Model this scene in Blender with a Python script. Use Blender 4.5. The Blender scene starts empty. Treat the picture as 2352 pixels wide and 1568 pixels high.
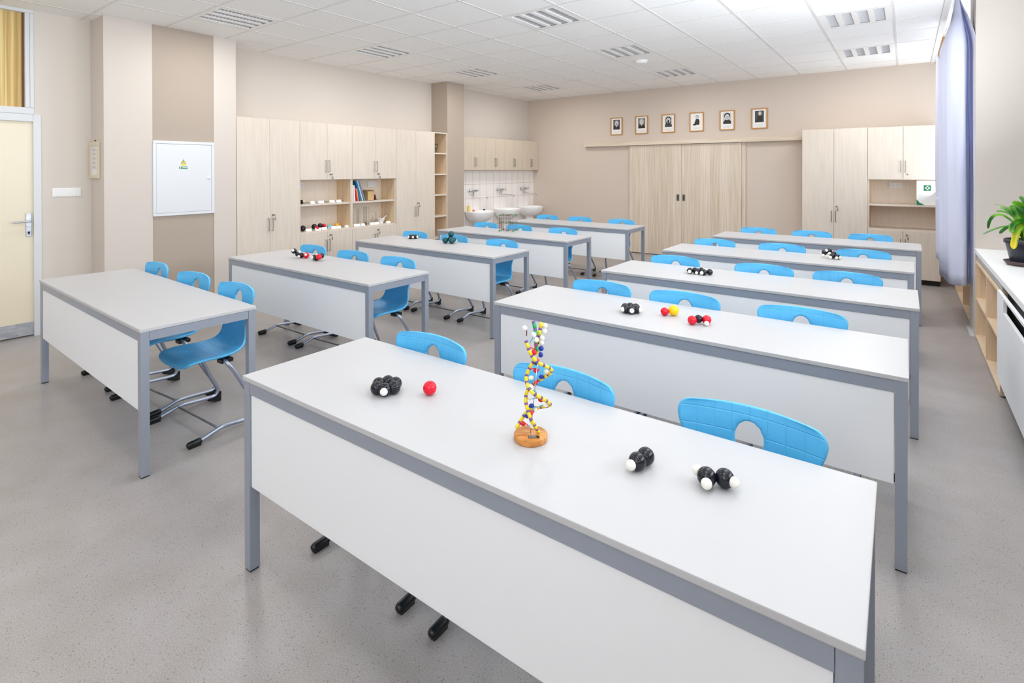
import bpy, bmesh, math, random
from mathutils import Vector, Matrix
random.seed(7)
S = bpy.context.scene
COL = S.collection
PI = math.pi

# ------------------------------------------------------------------ camera, world, light, exposure
YAW, PITCH, ROLL, FPX, SHY, CAMH = 0.63836, -0.00531, -0.00149, 1220.39, -385.62, 1.55963
fwd = Vector((-math.sin(YAW)*math.cos(PITCH), math.cos(YAW)*math.cos(PITCH), math.sin(PITCH)))
rgt = Vector((math.cos(YAW), math.sin(YAW), 0)); upv = rgt.cross(fwd)
r2 = rgt*math.cos(ROLL) + upv*math.sin(ROLL); u2 = -rgt*math.sin(ROLL) + upv*math.cos(ROLL)
cd = bpy.data.cameras.new('camera'); cam = bpy.data.objects.new('camera', cd); COL.objects.link(cam)
cd.sensor_fit = 'HORIZONTAL'; cd.sensor_width = 36; cd.lens = FPX/2352*36
cd.shift_x = 0; cd.shift_y = SHY/2352; cd.clip_start = .05; cd.clip_end = 100
cam.matrix_world = Matrix(((r2.x, u2.x, -fwd.x, 0), (r2.y, u2.y, -fwd.y, 0), (r2.z, u2.z, -fwd.z, CAMH), (0, 0, 0, 1)))
S.camera = cam
S.view_settings.view_transform = 'Standard'; S.view_settings.look = 'None'
S.view_settings.gamma = 1; S.view_settings.use_curve_mapping = False
S.view_settings.exposure = 0.0
S.cycles.max_bounces = 14; S.cycles.diffuse_bounces = 10; S.cycles.glossy_bounces = 6
S.cycles.transmission_bounces = 12; S.cycles.transparent_max_bounces = 16
S.cycles.caustics_reflective = False; S.cycles.caustics_refractive = False
S.cycles.sample_clamp_indirect = 6

W = bpy.data.worlds.new('sky'); S.world = W; W.use_nodes = True
W.node_tree.nodes['Background'].inputs[0].default_value = (.80, .90, 1, 1)
W.node_tree.nodes['Background'].inputs[1].default_value = .12

# room planes (metres)
LX, PX, BY, CZ, CEX = -6.642, -6.264, 9.523, 3.08, .325     # left wall, pilaster front, back wall, ceiling, ceiling edge
WX, SX, FY = 1.0, .52, -6.0                                  # window wall, pier / shelf front, wall behind the camera
BAYS = [(-5.4, -2.5), (-2.0, .9), (1.25, 3.1), (3.55, 6.57), (7.1, 9.45)]  # window bays between the piers
SILL = .828
def area(name, x, y, z, sy, sz, e, col=(1, .98, .95), rot=(0, -PI/2, 0)):
    l = bpy.data.lights.new(name, 'AREA'); l.shape = 'RECTANGLE'; l.size = sz; l.size_y = sy
    l.energy = e; l.color = col
    o = bpy.data.objects.new(name, l); o.location = (x, y, z); o.rotation_euler = rot; COL.objects.link(o)
    return o
def window_light(name, a, b, k):
    o = area(name, WX+.03, (a+b)/2, 1.98, (b-a)-.15, 2.15, k*(b-a)*2.15, (.86, .93, 1))
    o.rotation_euler = (0, PI/2+math.radians(TILT[int(name[-1])]), 0)   # window light turned upward to brighten the ceiling
FILLW, FILLN = 14.5, 7.4
TILT = (60, 45, 40, 52, 45)
KW = (42, 10, 18, 36, 10)
for i, (a, b) in enumerate(BAYS):
    window_light('daylight_bay%d' % i, a, b-(1.5 if i == 3 else 0), KW[i])
# added fill behind the camera, where no window is known
area('fill_rear', -2.85, FY+.05, 1.95, 2.0, 6.9, 10, (1, .97, .94), (PI/2+math.radians(45), 0, 0))

# soft fill added under the ceiling, behind and beside the camera, without fittings
for x in (-5.698, -3.21, -.722):
    for k in range(-4, 2):
        if k < 0 or (x > -5 and k == 0) or (x > -1 and k == 1):
            area('fill_near', x+.311, 2.322+.615*3*k+.307, CZ-.012, .5, .5, FILLN, (1, .995, .985), (0, 0, 0))

# ------------------------------------------------------------------ helpers
def sr(r, g, b):
    f = lambda c: ((c/255)/12.92 if c/255 <= .04045 else ((c/255+.055)/1.055)**2.4)
    return (f(r), f(g), f(b), 1)
def mat(name, col, rough=.5, metal=0, **k):
    m = bpy.data.materials.new(name); m.use_nodes = True
    b = m.node_tree.nodes['Principled BSDF']
    b.inputs['Base Color'].default_value = col; b.inputs['Roughness'].default_value = rough
    b.inputs['Metallic'].default_value = metal
    for kk, v in k.items(): b.inputs[kk.replace('_', ' ')].default_value = v
    return m
def nd(m, t, **k):
    n = m.node_tree.nodes.new(t)
    for a, v in k.items(): setattr(n, a, v)
    return n
def lk(m, a, b): m.node_tree.links.new(a, b)
def noise_tint(m, c1, c2, scale, lo=.4, hi=.6, stretch=(1, 1, 1), detail=3, bump=0, coord='Object'):
    """mottled colour between c1 and c2"""
    b = m.node_tree.nodes['Principled BSDF']
    tc = nd(m, 'ShaderNodeTexCoord'); mp = nd(m, 'ShaderNodeMapping'); mp.inputs['Scale'].default_value = stretch
    lk(m, tc.outputs[coord], mp.inputs[0])
    n = nd(m, 'ShaderNodeTexNoise'); n.inputs['Scale'].default_value = scale; n.inputs['Detail'].default_value = detail
    lk(m, mp.outputs[0], n.inputs['Vector'])
    r = nd(m, 'ShaderNodeValToRGB'); e = r.color_ramp.elements
    e[0].position = lo; e[0].color = c1; e[1].position = hi; e[1].color = c2
    lk(m, n.outputs['Fac'], r.inputs[0]); lk(m, r.outputs[0], b.inputs['Base Color'])
    if bump:
        bp = nd(m, 'ShaderNodeBump'); bp.inputs['Strength'].default_value = bump; bp.inputs['Distance'].default_value = .002
        lk(m, n.outputs['Fac'], bp.inputs['Height']); lk(m, bp.outputs[0], b.inputs['Normal'])
    return m, r

M = {}
M['cream'] = mat('cream_wall_paint', sr(212, 203, 194), .7)
M['greige'] = mat('greige_wall_paint', sr(177, 163, 149), .7)
M['back_paint'] = mat('light_greige_wall_paint', sr(212, 198, 185), .7)
M['door_wall'] = mat('pale_wall_paint', sr(220, 212, 203), .7)
M['ceil'] = mat('ceiling_tile', sr(241, 240, 238), .85)
noise_tint(M['ceil'], sr(245, 245, 244), sr(249, 249, 248), 60)
M['tbar'] = mat('ceiling_grid_metal', sr(226, 225, 224), .5)
M['white'] = mat('white_paint', sr(243, 243, 243), .35)
M['box_white'] = mat('white_enamelled_sheet', sr(222, 224, 228), .35)
M['white_gloss'] = mat('white_ceramic', sr(246, 246, 246), .08)
M['top'] = mat('white_laminate', sr(193, 193, 195), .4)
M['counter'] = mat('white_counter_laminate', sr(244, 245, 246), .35)
M['panel'] = mat('light_grey_panel', sr(242, 244, 247), .45)
M['steel'] = mat('silver_grey_coated_steel', sr(161, 168, 181), .38, .35)
M['tube'] = mat('silver_chair_tube', sr(176, 184, 200), .28, .75)
M['rod'] = mat('dark_steel_rod', sr(120, 122, 126), .35, .6)
M['black'] = mat('black_plastic', sr(14, 14, 18), .3)
M['chrome'] = mat('chrome', sr(205, 208, 212), .12, 1)
M['handle'] = mat('brushed_nickel', sr(150, 146, 140), .35, .8)
M['dark'] = mat('dark_gap', sr(40, 36, 34), .7)
M['slot'] = mat('black_grille', sr(18, 20, 20), .6)
M['grey'] = mat('grey_paint', sr(185, 186, 188), .5)
M['tape'] = mat('grey_tape', sr(196, 196, 196), .5)
M['cer_dark'] = mat('terracotta_brown_plastic', sr(78, 62, 62), .4)
M['pot'] = mat('dark_blue_grey_plastic', sr(44, 46, 58), .32)
M['soil'] = mat('bark_soil', sr(92, 58, 38), .9)
M['door_leaf'] = mat('cream_door_paint', sr(236, 226, 202), .3)
M['frame'] = mat('grey_white_frame_paint', sr(220, 223, 226), .35)
M['alu'] = mat('scuffed_aluminium', sr(200, 204, 212), .3, .7)
noise_tint(M['alu'], sr(190, 195, 206), sr(216, 219, 226), 9, stretch=(1, 1, 3))
M['red'] = mat('red_plastic', sr(226, 0, 42), .22)
M['carbon'] = mat('black_model_plastic', sr(20, 21, 32), .2)
M['hyd'] = mat('white_model_plastic', sr(240, 238, 228), .3)
M['yellow'] = mat('yellow_plastic', sr(250, 205, 0), .25)
M['teal'] = mat('dark_teal_plastic', sr(0, 82, 90), .15)
M['lblue'] = mat('light_blue_plastic', sr(120, 200, 220), .3)
M['orange'] = mat('orange_plastic', sr(240, 175, 20), .3)
M['green'] = mat('green_plastic', sr(20, 160, 90), .3)
M['purple'] = mat('purple_plastic', sr(122, 82, 160), .35)
M['dyellow'] = mat('yellow_bead_plastic', sr(236, 214, 50), .35)
M['cyan'] = mat('cyan_wire', sr(90, 190, 225), .35)
M['blue'] = mat('blue_bead', sr(15, 45, 160), .3)
M['maroon'] = mat('dark_red_plastic', sr(120, 20, 40), .35)
M['wbase'] = mat('orange_varnished_wood', sr(205, 135, 60), .3)
noise_tint(M['wbase'], sr(190, 120, 50), sr(218, 150, 76), 20, stretch=(1, 6, 1))
M['pic_frame'] = mat('golden_brown_wood', sr(196, 140, 62), .4)
M['paper'] = mat('white_paper', sr(240, 240, 238), .8)
M['photo_dark'] = mat('dark_grey_print', sr(70, 68, 66), .6)
M['photo_mid'] = mat('mid_grey_print', sr(150, 148, 145), .6)
M['photo_light'] = mat('light_grey_print', sr(205, 203, 200), .6)
M['photo_black'] = mat('black_print', sr(40, 39, 38), .6)
M['photo_hair'] = mat('grey_hair_print', sr(105, 103, 100), .6)
M['sign_green'] = mat('sign_green', sr(0, 125, 75), .4)
M['sign_yellow'] = mat('sign_yellow', sr(235, 215, 60), .4)
M['soap'] = mat('yellow_soap', sr(232, 215, 120), .25)
M['orange_cap'] = mat('orange_cap', sr(235, 100, 40), .4)
M['curtain'] = mat('lavender_blue_fabric', sr(205, 210, 232), .85)
M['cardboard'] = mat('tan_cardboard', sr(205, 172, 118), .7)
M['mould'] = mat('plum_plastic', sr(90, 20, 60), .3)
M['wood_dark'] = mat('brown_wood', sr(110, 75, 50), .5)
M['wood_orange'] = mat('orange_wood', sr(190, 146, 104), .5)
def glass():
    m = bpy.data.materials.new('clear_thin_glass'); m.use_nodes = True
    nt = m.node_tree; nt.nodes.remove(nt.nodes['Principled BSDF'])
    tr = nd(m, 'ShaderNodeBsdfTransparent'); tr.inputs[0].default_value = (.96, .97, .97, 1)
    gl = nd(m, 'ShaderNodeBsdfGlossy'); gl.inputs['Roughness'].default_value = .05
    lw = nd(m, 'ShaderNodeLayerWeight'); lw.inputs['Blend'].default_value = .18
    mx = nd(m, 'ShaderNodeMixShader'); lk(m, lw.outputs['Facing'], mx.inputs[0]); lk(m, tr.outputs[0], mx.inputs[1]); lk(m, gl.outputs[0], mx.inputs[2])
    lk(m, mx.outputs[0], nt.nodes['Material Output'].inputs[0])
    return m
M['glass'] = glass()
# light maple laminate with fine vertical grain (object z), its lit and shaded copies, and the striped sliding-door board
def wood(name, c1, c2, rough=.4, sx=9, sz=.55):
    m = mat(name, c1, rough)
    _, r = noise_tint(m, c1, c2, 4, .35, .65, stretch=(sx, sx, sz), detail=6)
    return m
M['maple'] = wood('light_maple_laminate', sr(215, 203, 189), sr(222, 211, 198))
M['maple_lit'] = wood('lit_maple_back_panel', sr(236, 223, 207), sr(241, 230, 216))  # same maple, lighter: brightness of the bay backs painted in
M['maple_shade'] = wood('shaded_maple_inside', sr(222, 196, 160), sr(232, 208, 176))  # same maple, warmer: shade inside the bays painted in
M['wall_maple'] = wood('pale_warm_maple_laminate', sr(204, 190, 170), sr(212, 199, 182))
M['shelf_wood'] = wood('birch_shelf_laminate', sr(224, 200, 168), sr(234, 213, 184))
def striped():
    m = mat('striped_acacia_board', sr(222, 204, 184), .45)
    b = m.node_tree.nodes['Principled BSDF']
    tc = nd(m, 'ShaderNodeTexCoord'); sep = nd(m, 'ShaderNodeSeparateXYZ'); lk(m, tc.outputs['Object'], sep.inputs[0])
    mu = nd(m, 'ShaderNodeMath', operation='MULTIPLY'); mu.inputs[1].default_value = 6.2; lk(m, sep.outputs['X'], mu.inputs[0])
    fl = nd(m, 'ShaderNodeMath', operation='FLOOR'); lk(m, mu.outputs[0], fl.inputs[0])
    wn = nd(m, 'ShaderNodeTexWhiteNoise', noise_dimensions='1D'); lk(m, fl.outputs[0], wn.inputs['W'])
    mp = nd(m, 'ShaderNodeMapping'); mp.inputs['Scale'].default_value = (22, 22, .5); lk(m, tc.outputs['Object'], mp.inputs[0])
    n = nd(m, 'ShaderNodeTexNoise'); n.inputs['Scale'].default_value = 3; n.inputs['Detail'].default_value = 7; lk(m, mp.outputs[0], n.inputs['Vector'])
    ad = nd(m, 'ShaderNodeMath', operation='MULTIPLY_ADD'); ad.inputs[1].default_value = .16
    lk(m, wn.outputs[0], ad.inputs[0]); lk(m, n.outputs['Fac'], ad.inputs[2])
    r = nd(m, 'ShaderNodeValToRGB'); e = r.color_ramp.elements
    e[0].position = .30; e[0].color = sr(201, 182, 159); e[1].position = .86; e[1].color = sr(234, 223, 209)
    lk(m, ad.outputs[0], r.inputs[0]); lk(m, r.outputs[0], b.inputs['Base Color'])
    return m
M['striped'] = striped()
M['rail_wood'] = mat('pale_rail_board', sr(230, 214, 194), .45)
noise_tint(M['rail_wood'], sr(210, 194, 172), sr(228, 214, 197), 4, .35, .65, stretch=(.5, 12, 16), detail=6)
# speckled grey vinyl
def floor_mat():
    m = mat('speckled_grey_vinyl', sr(170, 164, 161), .33)
    b = m.node_tree.nodes['Principled BSDF']
    tc = nd(m, 'ShaderNodeTexCoord')
    n1 = nd(m, 'ShaderNodeTexNoise'); n1.inputs['Scale'].default_value = 5; n1.inputs['Detail'].default_value = 5
    n2 = nd(m, 'ShaderNodeTexNoise'); n2.inputs['Scale'].default_value = 230; n2.inputs['Detail'].default_value = 2
    v = nd(m, 'ShaderNodeTexVoronoi'); v.inputs['Scale'].default_value = 110
    for n in (n1, n2, v): lk(m, tc.outputs['Object'], n.inputs['Vector'])
    ra = nd(m, 'ShaderNodeValToRGB'); e = ra.color_ramp.elements
    e[0].position = .3; e[0].color = sr(163, 157, 153); e[1].position = .7; e[1].color = sr(172, 167, 166)
    lk(m, n1.outputs['Fac'], ra.inputs[0])
    rb = nd(m, 'ShaderNodeValToRGB'); e = rb.color_ramp.elements
    e[0].position = .34; e[0].color = (.80, .79, .78, 1); e[1].position = .66; e[1].color = (1.1, 1.1, 1.1, 1)
    lk(m, n2.outputs['Fac'], rb.inputs[0])
    mx = nd(m, 'ShaderNodeMixRGB', blend_type='MULTIPLY'); mx.inputs[0].default_value = 1
    lk(m, ra.outputs[0], mx.inputs[1]); lk(m, rb.outputs[0], mx.inputs[2])
    # dark flecks: the core of a random share of the cells
    sp = nd(m, 'ShaderNodeSeparateXYZ'); lk(m, v.outputs['Color'], sp.inputs[0])
    g1 = nd(m, 'ShaderNodeMath', operation='GREATER_THAN'); g1.inputs[1].default_value = .80; lk(m, sp.outputs[0], g1.inputs[0])
    g2 = nd(m, 'ShaderNodeMath', operation='LESS_THAN'); g2.inputs[1].default_value = .27; lk(m, v.outputs['Distance'], g2.inputs[0])
    mm = nd(m, 'ShaderNodeMath', operation='MULTIPLY'); lk(m, g1.outputs[0], mm.inputs[0]); lk(m, g2.outputs[0], mm.inputs[1])
    m2 = nd(m, 'ShaderNodeMath', operation='MULTIPLY'); m2.inputs[1].default_value = .55; lk(m, mm.outputs[0], m2.inputs[0])
    mx2 = nd(m, 'ShaderNodeMixRGB'); lk(m, m2.outputs[0], mx2.inputs[0]); lk(m, mx.outputs[0], mx2.inputs[1]); mx2.inputs[2].default_value = sr(92, 84, 80)
    lk(m, mx2.outputs[0], b.inputs['Base Color'])
    return m
M['floor'] = floor_mat()
# wall tiles 0.2 x 0.26 with pinkish joints (object y, z)
def tile_mat():
    m = mat('white_glazed_tiles', sr(240, 236, 233), .15)
    b = m.node_tree.nodes['Principled BSDF']
    tc = nd(m, 'ShaderNodeTexCoord'); sep = nd(m, 'ShaderNodeSeparateXYZ'); lk(m, tc.outputs['Object'], sep.inputs[0])
    def line(out, off, step, wd):
        a = nd(m, 'ShaderNodeMath', operation='SUBTRACT'); a.inputs[1].default_value = off; lk(m, out, a.inputs[0])
        d = nd(m, 'ShaderNodeMath', operation='DIVIDE'); d.inputs[1].default_value = step; lk(m, a.outputs[0], d.inputs[0])
        f = nd(m, 'ShaderNodeMath', operation='FRACT'); lk(m, d.outputs[0], f.inputs[0])
        l = nd(m, 'ShaderNodeMath', operation='LESS_THAN'); l.inputs[1].default_value = wd/step; lk(m, f.outputs[0], l.inputs[0])
        return l
    a = line(sep.outputs['Y'], -.66, .2045, .0065); c = line(sep.outputs['Z'], .255, .262, .006)
    mx = nd(m, 'ShaderNodeMath', operation='MAXIMUM'); lk(m, a.outputs[0], mx.inputs[0]); lk(m, c.outputs[0], mx.inputs[1])
    mc = nd(m, 'ShaderNodeMixRGB'); lk(m, mx.outputs[0], mc.inputs[0]); mc.inputs[1].default_value = sr(243, 239, 236); mc.inputs[2].default_value = sr(205, 176, 168)
    lk(m, mc.outputs[0], b.inputs['Base Color'])
    return m
M['tile'] = tile_mat()
# ribbed yellowish transom curtain
def ribbed():
    m = mat('ribbed_yellow_cloth', sr(225, 195, 120), .7)
    noise_tint(m, sr(196, 160, 96), sr(236, 212, 150), 5, .35, .65, stretch=(1, 9, .15), detail=5)
    return m
M['ribbed'] = ribbed()
def chair_mat():
    m = mat('blue_moulded_plastic', sr(82, 189, 244), .4, 0, Specular_IOR_Level=.8)
    b = m.node_tree.nodes['Principled BSDF']
    uv = nd(m, 'ShaderNodeUVMap'); uv.uv_map = 'metres'
    sep = nd(m, 'ShaderNodeSeparateXYZ'); lk(m, uv.outputs[0], sep.inputs[0])
    outs = []
    for o in (0, 1):
        d = nd(m, 'ShaderNodeMath', operation='DIVIDE'); d.inputs[1].default_value = .0515; lk(m, sep.outputs[o], d.inputs[0])
        f = nd(m, 'ShaderNodeMath', operation='FRACT'); lk(m, d.outputs[0], f.inputs[0])
        s = nd(m, 'ShaderNodeMath', operation='SUBTRACT'); s.inputs[1].default_value = .5; lk(m, f.outputs[0], s.inputs[0])
        a = nd(m, 'ShaderNodeMath', operation='ABSOLUTE'); lk(m, s.outputs[0], a.inputs[0])
        l = nd(m, 'ShaderNodeMapRange'); l.inputs['From Min'].default_value = 0; l.inputs['From Max'].default_value = .045
        l.inputs['To Min'].default_value = 0; l.inputs['To Max'].default_value = 1; lk(m, a.outputs[0], l.inputs['Value'])
        outs.append(l)
    mn = nd(m, 'ShaderNodeMath', operation='MINIMUM'); lk(m, outs[0].outputs[0], mn.inputs[0]); lk(m, outs[1].outputs[0], mn.inputs[1])
    n = nd(m, 'ShaderNodeTexNoise'); n.inputs['Scale'].default_value = 420; n.inputs['Detail'].default_value = 1
    lk(m, uv.outputs[0], n.inputs['Vector'])
    ad = nd(m, 'ShaderNodeMath', operation='MULTIPLY_ADD'); ad.inputs[1].default_value = .35; lk(m, n.outputs['Fac'], ad.inputs[0]); lk(m, mn.outputs[0], ad.inputs[2])
    bp = nd(m, 'ShaderNodeBump'); bp.inputs['Strength'].default_value = .75; bp.inputs['Distance'].default_value = .0014
    lk(m, ad.outputs[0], bp.inputs['Height']); lk(m, bp.outputs[0], b.inputs['Normal'])
    return m
M['chair'] = chair_mat()
M['leaf'] = mat('green_leaf', sr(60, 135, 20), .35)
noise_tint(M['leaf'], sr(30, 105, 12), sr(120, 185, 20), 6)
M['leaf_y'] = mat('yellowing_leaf', sr(190, 195, 30), .4)
noise_tint(M['leaf_y'], sr(130, 180, 20), sr(232, 205, 30), 7)

class B:
    """collects shapes into ONE mesh"""
    def __init__(s): s.bm = bmesh.new(); s.mi = 0
    def _tag(s, faces, smooth=False):
        for f in faces: f.material_index = s.mi; f.smooth = smooth
    def box(s, x0, y0, z0, x1, y1, z1, bevel=0, T=None):
        g = bmesh.ops.create_cube(s.bm, size=1); v = g['verts']
        for p in v: p.co = Vector(((x0+x1)/2+p.co.x*(x1-x0), (y0+y1)/2+p.co.y*(y1-y0), (z0+z1)/2+p.co.z*(z1-z0)))
        fs = set(f for p in v for f in p.link_faces)
        s._tag(fs)
        if bevel:
            es = list(set(e for p in v for e in p.link_edges))
            r = bmesh.ops.bevel(s.bm, geom=es, offset=bevel, segments=2, affect='EDGES', profile=.7)
            s._tag(r['faces']); v = list(set(q for f in r['faces'] for q in f.verts) | set(q for q in v if q.is_valid))
        if T is not None:
            for p in v: p.co = T @ p.co
        return s
    def tube(s, pts, r, n=10, smooth=True, cap=True):
        pts = [Vector(p) for p in pts]; rs = r if isinstance(r, (list, tuple)) else [r]*len(pts)
        rings = []; up = None
        for i, p in enumerate(pts):
            d = (pts[min(i+1, len(pts)-1)] - pts[max(i-1, 0)]).normalized()
            if up is None:
                up = Vector((0, 0, 1)) if abs(d.z) < .9 else Vector((1, 0, 0))
            a = (up - d*up.dot(d)).normalized(); b = d.cross(a); up = a
            rings.append([s.bm.verts.new(p + (a*math.cos(2*PI*k/n) + b*math.sin(2*PI*k/n))*rs[i]) for k in range(n)])
        for A, Bq in zip(rings, rings[1:]):
            for k in range(n):
                f = s.bm.faces.new((A[k], A[(k+1) % n], Bq[(k+1) % n], Bq[k])); f.material_index = s.mi; f.smooth = smooth
        if cap:
            for R, rev in ((rings[0], True), (rings[-1], False)):
                f = s.bm.faces.new(list(reversed(R)) if rev else R); f.material_index = s.mi
        return s
    def lathe(s, prof, n=24, c=(0, 0, 0), smooth=True, sx=1, sy=1, T=None):
        c = Vector(c); rings = []
        for r, z in prof:
            if r < 1e-6: rings.append([s.bm.verts.new(c + Vector((0, 0, z)))])
            else: rings.append([s.bm.verts.new(c + Vector((r*sx*math.cos(2*PI*k/n), r*sy*math.sin(2*PI*k/n), z))) for k in range(n)])
        for A, Bq in zip(rings, rings[1:]):
            for k in range(n):
                a = [A[k % len(A)], A[(k+1) % len(A)]] if len(A) > 1 else [A[0]]
                b = [Bq[(k+1) % len(Bq)], Bq[k % len(Bq)]] if len(Bq) > 1 else [Bq[0]]
                if len(a)+len(b) > 2:
                    f = s.bm.faces.new(a+b); f.material_index = s.mi; f.smooth = smooth
        if T is not None:
            for R in rings:
                for v in R: v.co = T @ v.co
        return s
    def ball(s, c, r, n=24, sz=1, axis=None):
        m = max(8, n*2//3)
        T = None
        if axis is not None:
            q = Vector((0, 0, 1)).rotation_difference(Vector(axis).normalized()).to_matrix().to_4x4()
            T = Matrix.Translation(Vector(c)) @ q; c = (0, 0, 0)
        return s.lathe([(r*math.sin(PI*i/m), -r*sz*math.cos(PI*i/m)) for i in range(m+1)], n, c, T=T)
    def cyl(s, a, b, r, n=16, r2=None): return s.tube([a, b], [r, r if r2 is None else r2], n)
    def quad(s, a, b, c, d):
        f = s.bm.faces.new([s.bm.verts.new(p) for p in (a, b, c, d)]); f.material_index = s.mi; return s
    def poly(s, pts):
        f = s.bm.faces.new([s.bm.verts.new(p) for p in pts]); f.material_index = s.mi; return s
    def prism(s, pts, d):
        """closed outline pts extruded by vector d"""
        d = Vector(d); A = [s.bm.verts.new(p) for p in pts]; C = [s.bm.verts.new(Vector(p)+d) for p in pts]
        fs = [s.bm.faces.new(A), s.bm.faces.new(list(reversed(C)))]
        for i in range(len(A)): fs.append(s.bm.faces.new((A[i-1], A[i], C[i], C[i-1])))
        s._tag(fs); return s
    def obj(s, name, mats, parent=None, recalc=True):
        if recalc: bmesh.ops.recalc_face_normals(s.bm, faces=s.bm.faces[:])
        me = bpy.data.meshes.new(name); s.bm.to_mesh(me); s.bm.free()
        for m in (mats if isinstance(mats, (list, tuple)) else [mats]): me.materials.append(M[m])
        o = bpy.data.objects.new(name, me); COL.objects.link(o)
        if parent is not None: o.parent = parent
        return o
def spline(pts, k=6):
    P = [Vector(p) for p in pts]; out = []
    for i in range(len(P)-1):
        a, b, c, d = P[max(i-1, 0)], P[i], P[i+1], P[min(i+2, len(P)-1)]
        for j in range(k):
            t = j/k
            out.append(.5*((2*b) + (c-a)*t + (2*a-5*b+4*c-d)*t*t + (3*b-a-3*c+d)*t**3))
    out.append(P[-1]); return out
def tag(o, label, cat, group=None):
    o['label'] = label; o['category'] = cat
    if group: o['group'] = group
    return o
def thing(name, label, cat, loc=(0, 0, 0), rz=0, group=None):
    o = bpy.data.objects.new(name, None); o.empty_display_size = .1; COL.objects.link(o)
    o.location = loc; o.rotation_euler = (0, 0, rz)
    return tag(o, label, cat, group)
def struct(o): o['kind'] = 'structure'; return o
def dup(root, loc, rz, label, group=None):
    def cp(o, par):
        c = o.copy(); COL.objects.link(c)
        if par is not None: c.parent = par
        for ch in kids.get(o.name, []): cp(ch, c)
        return c
    kids = {}
    stack = [root]
    while stack:
        o = stack.pop(); kids[o.name] = list(o.children); stack += kids[o.name]
    c = cp(root, None); c.location = loc; c.rotation_euler = (0, 0, rz); c['label'] = label
    if group: c['group'] = group
    return c

# ------------------------------------------------------------------ the room
struct(B().box(LX-.3, FY-.2, -.1, WX+.3, BY+.2, 0).obj('floor', 'floor'))
# ceiling: tiles laid in a grid of T-bars, left open where a light fitting sits
GX = [-.1-.622*k for k in range(11, -1, -1)]; GX = [LX] + [x for x in GX if x > LX+.02] + [CEX]
GY = [2.322+.615*k for k in range(-14, 12)]; GY = [FY] + [y for y in GY if FY < y < BY-.02] + [BY]
LAMPS = [(x, y) for x in (-5.698, -3.21, -.722) for y in (2.322, 2.322+.615*3, 2.322+.615*6, 2.322+.615*9)]
LAMPS = [l for l in LAMPS if not (l[1] < 3 and l[0] > -5) and not (l[0] > -1 and l[1] < 5)]
def is_lamp(x0, y0): return any(abs(x0-a) < .05 and abs(y0-b) < .05 for a, b in LAMPS)
b = B()
for x0, x1 in zip(GX, GX[1:]):
    for y0, y1 in zip(GY, GY[1:]):
        if not is_lamp(x0, y0): b.box(x0, y0, CZ, x1, y1, CZ+.02)
b.mi = 1
for x in GX[1:-1]: b.box(x-.011, FY, CZ-.004, x+.011, BY, CZ)
for y in GY[1:-1]: b.box(LX, y-.008, CZ-.003, CEX, y+.008, CZ)
b.box(CEX-.05, FY, CZ-.012, CEX, BY, CZ+.35)
struct(b.obj('ceiling', ['ceil', 'tbar']))
struct(B().box(LX-.3, FY-.2, CZ+.33, WX+.3, BY+.2, CZ+.45).obj('ceiling_slab', 'white'))
# left wall with door opening and the two pilasters
b = B()
DY0, DY1 = .48, 1.385
b.box(LX-.2, FY, 0, LX, DY0, CZ+.35); b.box(LX-.2, DY1, 0, LX, 1.79, 2.1); b.box(LX-.2, DY1-.038, 2.1, LX, 1.79, CZ+.35)
struct(b.obj('wall_left_entrance', 'door_wall'))
b = B()
b.box(LX-.2, 1.79, 0, LX, BY, CZ+.35)
b.box(LX, 1.785, 0, PX, 2.20, CZ+.02); b.box(LX, 2.807, 0, PX, 3.055, CZ+.02); b.mi = 1
b.box(LX, 2.20, 0, PX-.006, 2.807, CZ+.02)
b.box(LX, 6.60, 0, PX, 7.02, CZ+.02)
struct(b.obj('wall_left', ['cream', 'greige']))
struct(B().box(LX-.3, BY, 0, WX+.3, BY+.2, CZ+.4).obj('wall_back', 'back_paint'))
b = B(); b.box(LX-.3, FY-.2, 0, -6.4, FY, CZ+.4); b.box(.6, FY-.2, 0, WX+.3, FY, CZ+.4); b.box(-6.4, FY-.2, 0, .6, FY, .9); b.box(-6.4, FY-.2, 3.0, .6, FY, CZ+.4)  # wide opening made up to go with the rear fill
struct(b.obj('wall_front', 'cream'))
# window wall: parapet, lintel and piers that stand out into the room
b = B()
b.box(WX, FY, 0, WX+.3, BY, SILL); b.box(WX, FY, 3.06, WX+.3, BY, CZ+.4)
edges = [FY] + [v for ab in BAYS for v in ab] + [BY]
for a, c in zip(edges[0::2], edges[1::2]): b.box(SX, a, 0, WX+.3, c, CZ+.4)
struct(b.obj('wall_right', 'cream'))
for i, (a, c) in enumerate(BAYS):
    b = B(); w = .06
    b.box(WX+.1, a, SILL, WX+.17, c, SILL+w); b.box(WX+.1, a, 3.0, WX+.17, c, 3.06)
    n = 4
    for k in range(n+1):
        y = a + (c-a-w)*k/n; b.box(WX+.1, y, SILL, WX+.17, y+w, 3.06)
    struct(b.obj('window_%d' % (i+2), 'wood_dark' if i == 4 else 'white'))
# board at the end of the curtain recess
struct(B().box(CEX, BY-.02, CZ-.02, WX, BY, CZ+.33).obj('trim_1', 'wood_orange'))

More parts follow.
